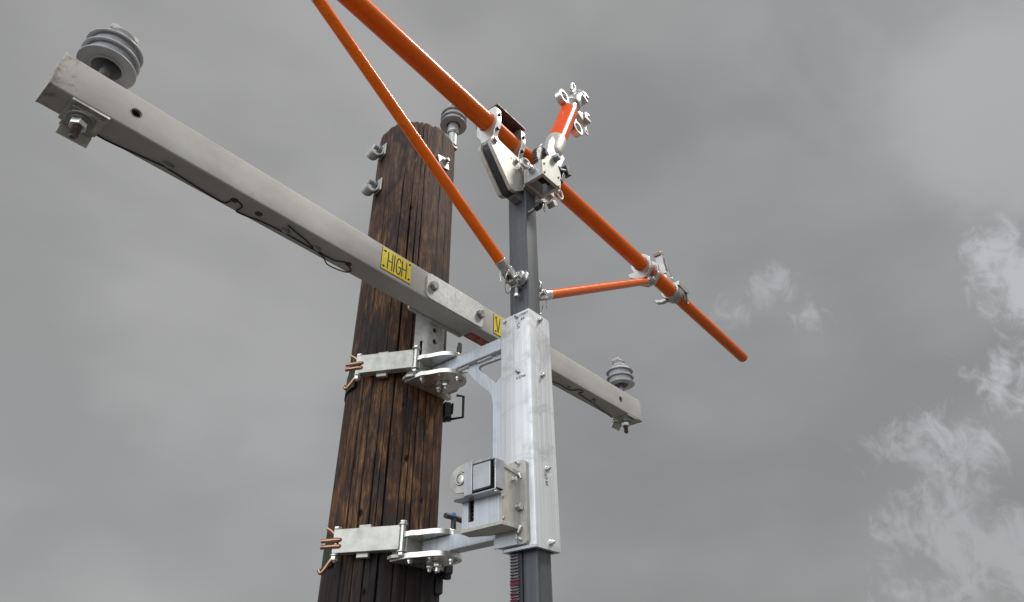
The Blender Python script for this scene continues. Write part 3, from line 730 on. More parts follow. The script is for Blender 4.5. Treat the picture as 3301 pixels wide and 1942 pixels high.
b = MB(); b.box(1.3255, TU0-0.0003, 1.0725, 1.0812, zs_, z1_); obj('rack_backing', b, 'black', mast)
b = MB()
def tooth(z): return zs_+pitch*(0.44+round((z-zs_)/pitch-0.44))
for zq, q in ((0.311, 0.8), (0.303, 1.0), (0.284, .55), (0.268, 0.7)):
    zt_ = tooth(zq); b.box(1.3208, 1.3218, 1.0815+0.012*(1-q), 1.1088, zt_-0.0013*q-0.0006, zt_+0.0014*q)
    b.box(1.3225, 1.3265, 1.0812+0.010*(1-q), 1.1086, zt_-0.0045, zt_-0.0028)
obj('grease_smear', b, 'greasered', rk)

# ------------------------------------------------------------------ sleeve, arms and gusset
SU0, SU1, SV0, SV1, SZ0, SZ1 = 1.3096, 1.4103, 1.0132, 1.1236, 0.3757, 1.0567
sv = thing('mast_sleeve', 'bright aluminium square sleeve with nuts and marker writing round the dark mast', 'sleeve', (1.36, 1.0684, SZ0))
b = MB()
b.prism(rrect(SU0, SU1, SV0, SV1, 0.0025, 3), (0, 0, SZ0), X, Y, Z, SZ1-SZ0, holes=[rrect(SU0+0.011, SU1-0.011, SV0+0.011, SV1-0.011, 0.002, 3)])
sb = obj('square_tube', b, 'extrusion', sv)
cb = MB(); cb.prism([(SV1+0.01, SZ1+0.01), (SV1-0.013, SZ1+0.01), (SV1+0.01, SZ1-0.010)], (SU1-0.030, 0, 0), Y, Z, X, 0.06)
cb2 = MB(); cb2.prism([(SU1+0.01, SZ1+0.02), (SU1-0.028, SZ1+0.02), (SU1+0.01, SZ1-0.020)], (0, SV0-0.02, 0), X, Z, Y, 0.2)
cut(sb, [cb2])
for p, d in (((SU0, 1.060, 1.0455), -X), ((SU0, 1.059, 0.861), -X), ((1.3595, SV0, 1.037), -Y), ((1.361, SV0, 0.853), -Y), ((1.3655, SV0, 0.581), -Y), ((1.3675, SV0, 0.393), -Y)):
    b = MB(); b.bolt(p, d, 0.0066, 0.0060, 0.0045); obj('nut', b, 'steel', sv, 0.0004)
b = MB(); nY = -Y
strokes(b, 'TOP', (SU0-0.0002, 1.1135, 1.0375), -Y, Z, 0.0038, 0.0085, 0.0012, 0.0013, 0.00025, 0.12)
strokes(b, 'FRONT', (SU0-0.0002, 1.0485, 1.0415), -Y, Z, 0.0048, 0.0075, 0.0018, 0.0011, 0.00025, 0.15)
strokes(b, '#8', (SU0-0.0002, 1.0435, 1.0265), -Y, Z, 0.0044, 0.0075, 0.0035, 0.0011, 0.00025, 0.1)
strokes(b, '1 1', (SU0-0.0002, 1.0625, 1.0255), -Y, Z, 0.005, 0.006, 0.0025, 0.0008, 0.00025, 0.0)
strokes(b, 'C', (SU0-0.0002, 1.0590, 1.0080), -Y, Z, 0.0095, 0.0125, 0.002, 0.0016, 0.00025)
strokes(b, '_', (SU0-0.0002, 1.0590, 1.0035), -Y, Z, 0.0105, 0.0125, 0.002, 0.0014, 0.00025)
strokes(b, '11/2', (SU0-0.0002, 1.0655, 0.8375), -Y, Z, 0.0038, 0.008, 0.0014, 0.0010, 0.00025)
strokes(b, 'FHAL', (SU0-0.0002, 1.0500, 0.8385), -Y, Z, 0.0038, 0.0062, 0.0016, 0.0010, 0.00025, 0.2)
strokes(b, '1/2', (1.3560, SV0-0.0002, 0.563), (Z*-0.95+X*0.2).normalized(), (X*0.95+Z*0.2).normalized(), 0.004, 0.007, 0.0018, 0.0011, 0.00025)
strokes(b, 'AX', (1.3560, SV0-0.0002, 0.546), (Z*-0.95+X*0.2).normalized(), (X*0.95+Z*0.2).normalized(), 0.005, 0.011, 0.0012, 0.0012, 0.00025)
obj('marker_writing', b, 'ink', sb)
b = MB()
for p0, p1 in (((1.317, 0.925), (1.331, 0.941)), ((1.331, 0.941), (1.346, 0.952)), ((1.388, 0.574), (1.376, 0.563))):
    a, c_ = Vector((p0[0], SV0-0.0001, p0[1])), Vector((p1[0], SV0-0.0001, p1[1])); dd = (c_-a).normalized()
    b.obox((a+c_)/2, dd, dd.cross(Y), Y, (c_-a).length/2, 0.0009, 0.00025)
obj('scratch', b, 'scratch', sb)
UA = 1.36; AW = 0.0225
for zc_, nm in ((0.9985, 'upper'), (0.4405, 'lower')):
    b = MB(); b.prism(rrect(UA-AW, UA+AW, zc_-0.0215, zc_+0.0215, 0.004, 4), (0, SV1, 0), X, Z, Y, 1.445-SV1); obj('arm', b, 'bluish', sv)
zu, zl = 0.9985-0.0215, 0.4405+0.0215
outl = [(SV1, zu), (1.355, zu), (1.335, zu-0.006), (1.302, 0.958), (1.257, 0.905), (1.212, 0.862), (1.203, 0.850), (1.1975, 0.835), (1.1945, 0.815), (1.1940, 0.62), (1.196, 0.585), (1.204, 0.560), (1.260, 0.500), (1.305, 0.470), (1.318, zl), (SV1, zl)]
hole = [(1.135, 0.958), (1.190, 0.9615), (1.245, 0.9635), (1.252, 0.9615), (1.2545, 0.956), (1.250, 0.948), (1.190, 0.887), (1.184, 0.8825), (1.178, 0.884), (1.135, 0.925)]
b = MB(); b.prism(outl, (UA-0.006, 0, 0), Y, Z, X, 0.012, holes=[hole]); obj('gusset_plate', b, 'bluish', sv, 0.001)
b = MB()
def bead(p0, p1, r, n):
    p0, p1 = Vector(p0), Vector(p1)
    for i in range(n):
        p = p0.lerp(p1, i/(n-1)); d = (p1-p0).normalized()
        b.lathe(p-d*r*0.5, d, [(r*0.5, 0), (r, r*0.45), (r*0.9, r*0.8), (r*0.3, r*1.0)], 10)
bead((UA-0.008, 1.345, zu-0.001), (UA-0.008, 1.293, zu-0.001), 0.0062, 13)
bead((UA-0.008, 1.252, zu-0.001), (UA-0.008, 1.196, zu-0.001), 0.0062, 14)
obj('weld_bead', b, 'polished', sv)

# ------------------------------------------------------------------ rack drive on the sleeve
gd = thing('rack_drive', 'boxy aluminium drive housing with a slotted front, bolted to the mast sleeve', 'gearbox', (1.262, 1.11, 0.41))
HU0, HU1, HV0, HV1, HZ0, HZ1 = 1.2275, 1.2972, 1.0535, 1.1865, 0.4185, 0.5640
b = MB(); b.prism(rrect(1.0310, 1.1352, 0.3840, 0.5945, 0.011, 5), (1.2974, 0, 0), Y, Z, X, SU0-1.2974-0.0002); obj('mounting_plate', b, 'machined', gd, 0.0012)
b = MB(); b.prism(rrect(HV0+0.008, HV1, HZ0+0.009, HZ1-0.004, 0.001, 2), (HU0, 0, 0), Y, Z, X, 0.008, holes=[rrect(1.1455, 1.1645, 0.4425, 0.5300, 0.001, 2)])
obj('front_plate', b, 'bluish', gd, 0.0008)
b = MB(); b.box(HU0-0.0004, HU1, HV0, HV0+0.0078, HZ0+0.009, HZ1-0.001); sp_ = obj('side_plate', b, 'machined', gd, 0.0008)
b = MB(); b.box(HU0+0.0004, HU1, HV1-0.008, HV1+0.0006, HZ0+0.009, HZ1-0.006); obj('side_plate', b, 'machined', gd, 0.0008)
b = MB(); b.prism([(HU0-0.003, HV0-0.003), (HU1-0.002, HV0-0.003), (HU1-0.002, HV1-0.045), (HU1-0.030, HV1+0.010), (HU0-0.003, HV1+0.003)], (0, 0, HZ0), X, Y, Z, 0.0088); obj('bottom_plate', b, 'machined', gd, 0.001)
b = MB(); b.prism([(HU0-0.0005, HZ1-0.0005), (HU1-0.0005, HZ1-0.012), (HU1-0.0005, HZ1+0.001), (HU0-0.0005, HZ1+0.0095)], (0, HV0-0.003, 0), X, Z, Y, 0.012); obj('top_rib', b, 'machined', gd, 0.001)
b = MB(); b.box(HU0+0.004, HU1, HV0+0.009, HV1-0.009, HZ1-0.005, HZ1+0.002); obj('top_plate', b, 'plate', gd, 0.001)
b = MB(); b.box(HU0+0.0095, HU1-0.002, HV0+0.010, HV1-0.010, HZ0+0.010, HZ0+0.012)
b.box(HU1-0.006, HU1-0.003, HV0+0.010, HV1-0.010, HZ0+0.012, HZ1-0.007); obj('inner_lining', b, 'black', gd)
b = MB(); pr = [(0.010, 0)]
for k in range(9): pr += [(0.0175, 0.003+k*0.0105), (0.0175, 0.0068+k*0.0105), (0.0105, 0.0085+k*0.0105), (0.0105, 0.0125+k*0.0105)]
b.lathe((HU0+0.027, 1.155, HZ0+0.012), Z, pr, 24); obj('worm_screw', b, 'darksteel', gd, ang=25)
for u, z in ((1.2335, 0.542), (1.2340, 0.488), (1.2348, 0.435)):
    b = MB(); b.lathe((u, HV0, z), -Y, [(0.0038, 0), (0.0038, 0.002), (0.003, 0.003)], 14); b.ring((u, HV0-0.003, z), Y, 0.0030, 0.0016, 0.0012, 12); obj('screw', b, 'steel', sp_)
b = MB(); b.bolt((1.2735, HV0, 0.538), -Y, 0.0058, 0.009, 0); obj('bolt', b, 'steel', sp_, 0.0004)
b = MB(); b.cyl((1.2886, HV0, 0.473), (1.2886, HV0-0.013, 0.473), 0.0085); b.ring((1.2886, HV0-0.0132, 0.473), Y, 0.003, 0.0015, 0.001, 12); b.ring((1.2886, HV0-0.0015, 0.473), Y, 0.0105, 0.0086, 0.0012); obj('shaft_end', b, 'steel', sp_, 0.0005)
b = MB()
for i in range(5):
    b.ball((1.2945-0.001*i, HV0-0.004+0.0012*i, HZ0+0.006-0.003*i), 0.0065-0.0006*i, 10); b.ball((1.2950, HV0-0.003-0.0012*i, HZ1-0.006-0.0028*i), 0.0055-0.0006*i, 10)
obj('weld_blob', b, 'polished', gd)
for v, z in ((1.0555, 0.588), (1.0545, 0.397)):
    b = MB(); b.bolt((1.2974, v, z), -X, 0.0066, 0.0065, 0.008); obj('nut', b, 'steel', gd, 0.0004)
b = MB(); strokes(b, '-----', (1.2972, 1.128, 0.3985), -Y, Z, 0.0034, 0.004, 0.0014, 0.0007, 0.0002, 0.5); obj('pen_mark', b, 'ink', gd)
b = MB(); b.box(1.2974-0.006, 1.2973, 1.060, 1.1352, 0.3835, 0.4105); obj('foot_bar', b, 'bluish', gd, 0.0015)
b = MB(); b.box(1.303, SU0-0.0004, 1.012, 1.113, 0.3735, 0.381); obj('guide_strip', b, 'bluish', gd, 0.0008)
# ratchet head on the front of the housing
LU = 1.1985
hz = 0.547
body = [(1.0700, 0.507), (1.146, 0.5065)] + [(1.168+0.040*math.cos(a), hz-0.002+0.0365*math.sin(a)) for a in [-PI/2+PI*k/16 for k in range(17)]] + [(1.146, 0.585), (1.0700, 0.5775)]
b = MB(); b.prism([(q[0]-0.006, q[1]) for q in body], (LU-0.004, 0, 0), Y, Z, X, 0.0045)
rt = obj('ratchet_head', b, 'plate', gd, 0.0012)
b = MB(); b.prism(rrect(1.0590, 1.1170, 0.5050, 0.5690, 0.003, 3), (LU-0.0075, 0, 0), Y, Z, X, 0.0036); obj('cover_pad', b, 'ratchet', rt, 0.0015)
b = MB(); b.box(LU-0.0050, LU-0.0041, 1.0575, 1.1192, 0.5022, 0.5738); obj('pad_gap_shade', b, 'black', rt)  # black sheet standing in for shade in the gap round the pad
b = MB(); b.box(LU-0.008, LU-0.0035, 1.1195, 1.1475, 0.4985, 0.5815); b.box(LU-0.008, HU0, 1.1195, 1.1475, 0.4960, 0.4995); b.box(LU-0.008, HU0, 1.1195, 1.1475, 0.5805, 0.584); obj('wrap_strap', b, 'ratchet', rt, 0.0012)
b = MB()
b.prism([(LU-0.004, 1.045), (HU0, 1.052), (HU0, 1.190), (LU+0.004, 1.194), (LU-0.004, 1.180)], (0, 0, 0.4935), X, Y, Z, 0.006)
b.prism([(LU-0.004, 1.045), (HU0, 1.052), (HU0, 1.190), (LU+0.004, 1.194), (LU-0.004, 1.180)], (0, 0, 0.5715), X, Y, Z, 0.005)
obj('side_cheek', b, 'ratchet', rt, 0.0025)
b = MB(); b.lathe((HU0+0.002, 1.164, hz-0.004), -X, [(0.030, 0), (0.030, 0.018), (0.024, 0.020)], 32); b.box(LU+0.006, HU0, 1.047, 1.150, 0.500, 0.571); obj('pawl_wheel', b, 'darksteel', rt, 0.0008)
b = MB(); b.lathe((LU-0.0041, 1.1625, 0.5455), -X, [(0.0182, 0), (0.0182, 0.0006)], 28); obj('shaft_gap_shade', b, 'black', rt)  # black disc drawn as the shade in the recess round the shaft
b = MB(); b.ring((LU-0.0055, 1.1625, 0.5455), X, 0.0160, 0.0130, 0.003); b.lathe((LU-0.002, 1.1625, 0.5455), -X, [(0.0112, 0), (0.0112, 0.0035), (0.009, 0.0042), (0.0, 0.0038)], 28); obj('shaft_end', b, 'polished', rt, 0.0004)
b = MB(); hel = [Vector((LU+0.004+0.0055*math.cos(a), 1.0508+0.0055*math.sin(a), 0.552+a*0.0005)) for a in [k*0.5 for k in range(76)]]
b.tube(hel, 0.0008, 6); b.cyl((LU+0.004, 1.0508, 0.497), (LU+0.004, 1.0508, 0.578), 0.0028, n=12); b.hexn((LU+0.004, 1.0508, 0.4905), Z, 0.0055, 0.004); obj('spring', b, 'steel', rt)
b = MB(); b.box(LU-0.0045, HU0, 1.0430, 1.0450, 0.500, 0.574); obj('end_strap', b, 'ratchet', rt, 0.001)

# ------------------------------------------------------------------ pole clamps
barD = Vector((-0.47, 0.88, 0)).normalized(); barN = Vector((-barD.y, barD.x, 0))   # outward normal of the left jaw
barD2 = Vector((0.47, 0.88, 0)).normalized(); barN2 = Vector((barD2.y, -barD2.x, 0))
PIN = Vector((1.2695, 1.4555, 0)); PIN2 = Vector((1.452, 1.4455, 0))
def plate_outline():
    nose = [(1.358+0.0655*math.cos(a), 1.3985+0.0655*math.sin(a)) for a in [math.radians(x) for x in np.linspace(205, 375, 22)]]
    return [(1.272, 1.505), (1.2735, 1.428), (1.284, 1.412)] + nose + [(1.4235, 1.47), (1.470, 1.486), (1.470, 1.505)]
def clamp(zl, zu, bz0, bz1, label, grp, n_):
    """zl: underside of the lower plate, zu: underside of the upper plate"""
    t = thing('pole_clamp', label, 'clamp', (1.36, 1.43, zl), grp)
    for z in (zl, zu):
        b = MB(); b.prism(plate_outline(), (0, 0, z), X, Y, Z, 0.0150); obj('pivot_plate', b, 'polished', t, 0.0012)
    b = MB()
    blk = [(1.2780, 1.4450), (1.2950, 1.4520), (1.3120, 1.4585), (1.40, 1.4585), (1.44, 1.448), (1.4480, 1.4380), (1.4600, 1.4480), (1.462, 1.5150), (1.440, 1.528)]
    blk += [(PC.x+(PR+0.003)*math.cos(a), PC.y+(PR+0.003)*math.sin(a)) for a in [math.radians(q) for q in (-76, -90, -104, -114)]] + [(1.2830, 1.512), (1.2780, 1.49)]
    b.prism(blk, (0, 0, zl+0.0152), X, Y, Z, zu-zl-0.0154); obj('base_block', b, 'machined', t, 0.001)
    b = MB(); b.prism([(1.2550, 1.480), (1.264, 1.458), (1.285, 1.452), (1.300, 1.47), (1.300, 1.505), (1.262, 1.505)], (0, 0, zl+0.004), X, Y, Z, 0.009); obj('hinge_tab', b, 'plate', t, 0.001)
    for (u, v), r, h in (((1.286, 1.440), 0.0065, 0.006), ((1.304, 1.455), 0.006, 0.004), ((1.352, 1.3450), 0.0065, 0.010), ((1.387, 1.360), 0.0055, 0.005), ((1.3585, 1.4030), 0.0130, 0.016), ((1.3665, 1.444), 0.0100, 0.012), ((1.391, 1.448), 0.0065, 0.008), ((1.3095, 1.383), 0.006, 0.002)):
        b = MB(); b.lathe((u, v, zl+0.0002), -Z, [(r*1.35, 0), (r*1.35, 0.0016)], 20); b.hexn((u, v, zl-0.0016), -Z, r, h); b.lathe((u, v, zl-0.0016-h), -Z, [(r*0.58, -0.001), (r*0.58, h*0.6), (r*0.4, h*0.75)], 12); obj('bolt', b, 'steel', t, 0.0004)
    # left jaw: a flat box bar hinged on an upright pin
    pin = PIN.copy()
    b = MB(); b.cyl((pin.x, pin.y, bz0-0.012), (pin.x, pin.y, bz1+0.004), 0.0072)
    b.ring((pin.x, pin.y, bz1+0.001), Z, 0.0135, 0.006, 0.003); b.ring((pin.x, pin.y, bz0-0.0065), Z, 0.0135, 0.006, 0.003)
    b.hexn((pin.x, pin.y, bz1+0.003), Z, 0.0105, 0.008); b.hexn((pin.x, pin.y, bz0-0.020), Z, 0.0105, 0.0115); b.lathe((pin.x, pin.y, bz0-0.020), -Z, [(0.006, 0), (0.005, 0.003)], 14); obj('hinge_pin', b, 'steel', t, 0.0004)
    j0, j1 = 0.0095, 0.209
    b = MB(); o = pin-barN*0.030
    h = bz1-bz0; nz0, nz1 = bz0+h*0.31, bz0+h*0.64
    face = [(j0, bz0), (j1, bz0)] + [(j1, nz0), (j1-0.013, nz0), (j1-0.018, nz0+0.005), (j1-0.018, nz1-0.005), (j1-0.013, nz1), (j1, nz1)] + [(j1, bz1), (j0, bz1)]
    b.prism([(p[0], p[1]) for p in face], o+barN*0.027, barD, Z, barN, 0.003)
    for z in (bz0, bz1-0.003):
        b.obox(o+barD*(j0+j1)/2+barN*0.0135+Z*(z+0.0015), barD, barN, Z, (j1-j0)/2, 0.0135, 0.0015)
    obj('jaw', b, 'plate', t, 0.0012)
    b = MB(); b.obox(o+barD*0.122+barN*0.008+Z*(bz1+0.006), barD, barN, Z, 0.018, 0.008, 0.006); b.obox(o+barD*0.122+barN*0.008+Z*(bz0-0.0068), barD, barN, Z, 0.018, 0.008, 0.0066); obj('jaw_lug', b, 'plate', t, 0.002)
    e = pin+barD*(j1-0.006)-barN*0.011
    b = MB(); b.cyl((e.x, e.y, bz0-0.010), (e.x, e.y, bz1+0.006), 0.0065); b.hexn((e.x, e.y, bz1+0.0002), Z, 0.0115, 0.009); b.ring((e.x, e.y, bz0-0.003), Z, 0.0135, 0.006, 0.0035); b.hexn((e.x, e.y, bz0-0.0195), Z, 0.0115, 0.0145); b.lathe((e.x, e.y, bz0-0.0195), -Z, [(0.0068, 0), (0.0055, 0.004)], 14); obj('jaw_pin', b, 'steel', t, 0.0006)
    # right jaw, mostly behind the pole
    b = MB(); o2 = PIN2.copy()
    b.obox(o2+barD2*0.105-barN2*0.012+Z*(bz0+bz1)/2, barD2, barN2, Z, 0.105, 0.0135, (bz1-bz0)/2); obj('jaw', b, 'greysteel', t, 0.0015)
    b = MB(); b.cyl((o2.x, o2.y, bz0-0.010), (o2.x, o2.y, bz1+0.006), 0.007); b.ring((o2.x, o2.y, bz0-0.004), Z, 0.0135, 0.006, 0.003); b.hexn((o2.x, o2.y, bz0-0.017), Z, 0.0105, 0.0115); obj('hinge_pin', b, 'steel', t, 0.0004)
    return e
def strap(e, bz0, bz1, label, handle):
    """ratchet strap round the back of the pole, hooked into the left jaw pin"""
    t = thing('ratchet_strap', label, 'strap', (PC.x, PC.y, bz0-0.03), 'ratchet straps round the pole')
    zc = bz0+0.0270
    a0 = math.atan2(e.y-PC.y, e.x-PC.x) % (2*PI)
    tip = Vector((e.x, e.y, 0))+barD*0.040+barN*0.004
    b = MB()
    for dz in (-0.0085, 0.0085):
        q = Vector((e.x, e.y, zc+dz))
        b.tube(smooth_path([q-barN*0.002-barD*0.012, q+barN*0.009-barD*0.016, q+barN*0.0125-barD*0.006, q+barN*0.0115+barD*0.010, q+barN*0.009+barD*0.041], 6), 0.0062, 12)
    obj('wire_hook', b, 'copper', t)
    b = MB()
    p = [Vector((e.x, e.y, bz0-0.004))+barN*0.004, Vector((e.x, e.y, bz0-0.026))+barN*0.006+barD*0.013, Vector((e.x, e.y, bz0-0.046))+barN*0.007+barD*0.026, Vector((e.x, e.y, bz0-0.050))+barN*0.007+barD*0.034, Vector((e.x, e.y, bz0-0.041))+barN*0.007+barD*0.039]
    b.tube(smooth_path(p, 6), 0.0056, 12); 
    p = [Vector((e.x, e.y, bz1-0.018))+barN*0.006-barD*0.002, Vector((e.x, e.y, bz1-0.004))+barN*0.006+barD*0.014, Vector((e.x, e.y, bz1+0.006))+barN*0.004+barD*0.030]
    b.tube(smooth_path(p, 4), 0.0050, 12); obj('keeper_hook', b, 'copper', t)
    b = MB(); r = PR+0.004; za, zb_ = zc-0.050, zc+0.022
    a1 = a0-math.radians(11); a2 = math.radians(-12); pts = []
    for k in range(41):
        a = a1+(a2-a1)*k/40; rr = r + 0.010*max(0, 1-k/6)
        pts.append((PC.x+rr*math.cos(a), PC.y+rr*math.sin(a)))
    rings = [[Vector((x, y, za)), Vector((x, y, zb_)), Vector((x+(PC.x-x)*0.016, y+(PC.y-y)*0.016, zb_)), Vector((x+(PC.x-x)*0.016, y+(PC.y-y)*0.016, za))] for x, y in pts]
    b.loft(rings); obj('webbing', b, 'green', t)
    if handle:
        b = MB(); pu = 1.556
        b.tube([(pu-0.02, 1.528, 1.012), (pu, 1.512, 1.010), (pu, 1.512, 0.930), (pu-0.01, 1.575, 0.936), (pu-0.02, 1.630, 0.940)], 0.0050, 10)
        b.tube([(pu-0.005, 1.560, 0.995), (pu-0.005, 1.561, 0.957), (pu-0.01, 1.600, 0.960)], 0.0040, 10); obj('ratchet_handle', b, 'black', t)
        b = MB(); b.obox((1.540, 1.585, 0.965), barD2, barN2, Z, 0.030, 0.012, 0.028); b.cyl((1.545, 1.575, 0.93), (1.545, 1.575, 0.995), 0.012); obj('ratchet_body', b, 'darksteel', t, 0.003)
    else:
        b = MB(); b.obox((1.500, 1.515, bz0-0.020), barD2, barN2, Z, 0.045, 0.013, 0.014); b.obox((1.512, 1.560, bz0-0.050), barD2, barN2, Z, 0.028, 0.013, 0.030); b.cyl((1.495, 1.50, bz0-0.045), (1.495, 1.50, bz0-0.01), 0.013); obj('ratchet_body', b, 'darksteel', t, 0.005)
        b = MB(); b.obox((1.515, 1.565, bz0-0.085), barD2, barN2, Z, 0.010, 0.010, 0.022); obj('ratchet_handle', b, 'darksteel', t, 0.004)
e = clamp(0.9600, 1.0215, 0.9985, 1.0640, 'upper hinged metal clamp round the pole, above the slotted drive housing', 'pole clamps', 0)
strap(e, 0.9985, 1.0640, 'ratchet strap with gold hooks on the upper clamp and a black looped handle', True)
e = clamp(0.4040, 0.4630, 0.4310, 0.4970, 'lower hinged metal clamp round the pole, level with the drive housing foot', 'pole clamps', 1)
strap(e, 0.4310, 0.4970, 'ratchet strap with gold hooks on the lower clamp close to the bottom edge', False)
# locking pins that drop through the pivot plates
t = thing('locking_pin', 'black T-handled pin with a blue button standing in the lower clamp', 'pin', (1.386, 1.372, 0.478), 'pins standing in the clamps')
b = MB(); b.cyl((1.386, 1.372, 0.470), (1.386, 1.372, 0.524), 0.0085, 0.0075); b.cyl((1.386, 1.372, 0.4782), (1.386, 1.372, 0.486), 0.012); b.box(1.360, 1.386, 1.368, 1.376, 0.484, 0.488); obj('stem', b, 'black', t, 0.0008)
b = MB(); b.tube([(1.351, 1.372, 0.523), (1.358, 1.372, 0.5235), (1.386, 1.372, 0.5245), (1.412, 1.372, 0.5225), (1.420, 1.372, 0.5215)], 0.0080, 14); obj('handle', b, 'black', t, 0.0015)
b = MB(); b.cyl((1.386, 1.372, 0.530), (1.386, 1.372, 0.5375), 0.0060); obj('button', b, 'blue', t, 0.001)
t = thing('locking_pin', 'dark pin head standing in the upper clamp just below the crossarm', 'pin', (1.399, 1.386, 1.036), 'pins standing in the clamps')
b = MB(); b.cyl((1.399, 1.386, 1.030), (1.399, 1.386, 1.100), 0.0085); b.box(1.394, 1.407, 1.381, 1.390, 1.095, 1.115); b.cyl((1.399, 1.386, 1.0365), (1.399, 1.386, 1.058), 0.0115); obj('stem', b, 'darksteel', t, 0.0015)

# ------------------------------------------------------------------ boom
def zb(u): return 1.790-0.036*(u-1.0)
VB = 1.0666
BD = Vector((1, 0, -0.036)).normalized()
bp = lambda u, v=VB, dz=0.0: Vector((u, v, zb(u)+dz))
boom = thing('boom_pole', 'long thick orange pole sloping across the top of the mast, right end rounded', 'pole', bp(1.26))
b = MB(); b.cyl(bp(-0.35), bp(2.545), 0.0330, n=48); obj('main_tube', b, 'orange', boom, 0.001)
b = MB(); L = (bp(3.30)-bp(2.50)).length
pr = [(0.0285, 0), (0.0285, L-0.020)] + [(0.0285*math.cos(a), L-0.020+0.020*math.sin(a)) for a in [k*PI/2/6 for k in range(1, 7)]]
b.lathe(bp(2.50), BD, pr, 48); obj('tip_tube', b, 'orange', boom)
# saddle on the mast head
sd = thing('boom_saddle', 'triangular aluminium plates and two ring clamps carrying the orange boom on the mast', 'bracket', (1.30, VB, 1.57))
fp = [(1.1540, 1.650), (1.158, 1.638), (1.2520, 1.517), (1.2600, 1.510), (1.2780, 1.5115), (1.3260, 1.550), (1.3280, 1.610), (1.3350, 1.630), (1.3365, 1.653), (1.3290, 1.668), (1.3150, 1.678), (1.2993, 1.682), (1.1900, 1.692), (1.1700, 1.690), (1.1570, 1.672)]
for v0 in (1.0300, 1.0760):
    b = MB(); b.prism(fp, (0, v0, 0), X, Z, Y, 0.0135); obj('side_plate', b, 'machined', sd, 0.0015)
for p, r, h in (((1.1745, 1.671), 0.0105, 0.009), ((1.2863, 1.656), 0.0090, 0.010), ((1.3012, 1.6282), 0.0075, 0.008)):
    b = MB(); b.bolt((p[0], 1.0300, p[1]), -Y, r, h, 0); obj('bolt', b, 'steel', sd, 0.0005)
b = MB(); b.cyl((1.1745, 1.031, 1.671), (1.1745, 1.089, 1.671), 0.012); obj('spacer', b, 'greysteel', sd, 0.001)
b = MB(); b.box(1.288, 1.3312, 1.0436, 1.0758, 1.512, 1.562); obj('foot_block', b, 'greysteel', sd, 0.001)
b = MB(); b.prism([(p[0]*0.94+1.27*0.06+0.006, p[1]*0.97+1.61*0.03) for p in fp], (0, 1.0437, 0), X, Z, Y, 0.0321); obj('gap_shade_fill', b, 'black', sd)  # black filler added so the gap between the plates looks shaded
b = MB(); strokes(b, 'H', (1.273, 1.0299, 1.607), X, Z, 0.010, 0.006, 0.003, 0.0012, 0.0003); strokes(b, '2', (1.258, 1.0299, 1.648), X, Z, 0.007, 0.009, 0.003, 0.0010, 0.0003); obj('stamp', b, 'ink', sd)
b = MB(); b.box(1.3240, 1.4000, 1.0240, 1.1100, 1.5600, 1.5760); b.box(1.3315, 1.3885, 1.0305, 1.1035, 1.576, 1.600); obj('mast_cap', b, 'plate', sd, 0.0012)
rp = [(1.3230, 1.600), (1.3230, 1.742), (1.3320, 1.800), (1.3400, 1.8100), (1.3960, 1.8020), (1.4060, 1.792), (1.4080, 1.600)]
b = MB(); b.prism(rp, (0, 1.0500, 0), X, Z, Y, 0.020, holes=[[(p[0], p[1]) for p in circ((1.3690, 1.7545), 0.0185, 24)]]); obj('upright_plate', b, 'machined', sd, 0.0012)
b = MB(); b.bolt((1.3440, 1.0500, 1.795), -Y, 0.0085, 0.008, 0); obj('bolt', b, 'steel', sd, 0.0005)
def saddle_ring(u, th):
    z = zb(u)
    out = [(VB+0.043*math.cos(a), z+0.043*math.sin(a)) for a in [math.radians(q) for q in np.linspace(-20, 200, 19)]]
    out = [(VB-0.048, z+0.040), (VB-0.040, z+0.054), (VB-0.02, z+0.058), (VB+0.02, z+0.058), (VB+0.042, z+0.052), (VB+0.048, z+0.035), (VB+0.048, z-0.040), (VB+0.030, z-0.070), (VB+0.024, z-0.105), (VB-0.030, z-0.105), (VB-0.036, z-0.062), (VB-0.050, z-0.030)]
    b = MB(); b.prism(out[::-1], (u-th/2, 0, 0), Y, Z, X, th, holes=[circ((VB, z), 0.0338, 40)]); r = obj('ring_clamp', b, 'polished', sd, 0.002)
    for dv, dz in ((-0.049, 0.012), (-0.042, -0.052)):
        b = MB(); b.cyl((u, VB+dv+0.006, z+dz), (u, VB+dv-0.006, z+dz), 0.0062, n=14); obj('screw', b, 'darksteel', r, 0.0006)
saddle_ring(1.185, 0.022); saddle_ring(1.318, 0.022)
b = MB(); zt = zb(1.25)+0.0585; b.box(1.174, 1.330, 1.0160, 1.1180, zt, zt+0.006); b.box(1.174, 1.330, 1.1120, 1.1180, zt-0.055, zt); obj('cover_plate', b, 'warmtop', sd, 0.0008)

# ------------------------------------------------------------------ tilt gearbox and red stub
GU0, GU1, GV0, GV1, GZ0, GZ1 = 1.3120, 1.4110, 0.9370, 1.0170, 1.5600, 1.6230
tg = thing('tilt_gearbox', 'open-bottomed square aluminium gearbox in front of the mast head, worm gear inside', 'gearbox', (1.361, 0.977, GZ0))
b = MB(); tk = 0.0125
b.box(GU0, GU0+tk, GV0+tk, GV1-0.0126, GZ0, GZ1)
b.box(GU1-tk, GU1, GV0+tk, GV1-0.0126, GZ0, GZ1); obj('end_wall', b, 'bluish', tg, 0.0008)
front = [(GU0-0.0006, GZ0-0.0004), (GU1+0.0008, GZ0-0.0004), (1.4180, 1.600), (1.4200, 1.632), (1.4060, 1.662), (1.398, 1.690), (1.3850, 1.7000), (1.3700, 1.694), (1.3580, 1.6780), (1.3450, 1.668), (1.330, 1.640), (GU0-0.0006, GZ1)]
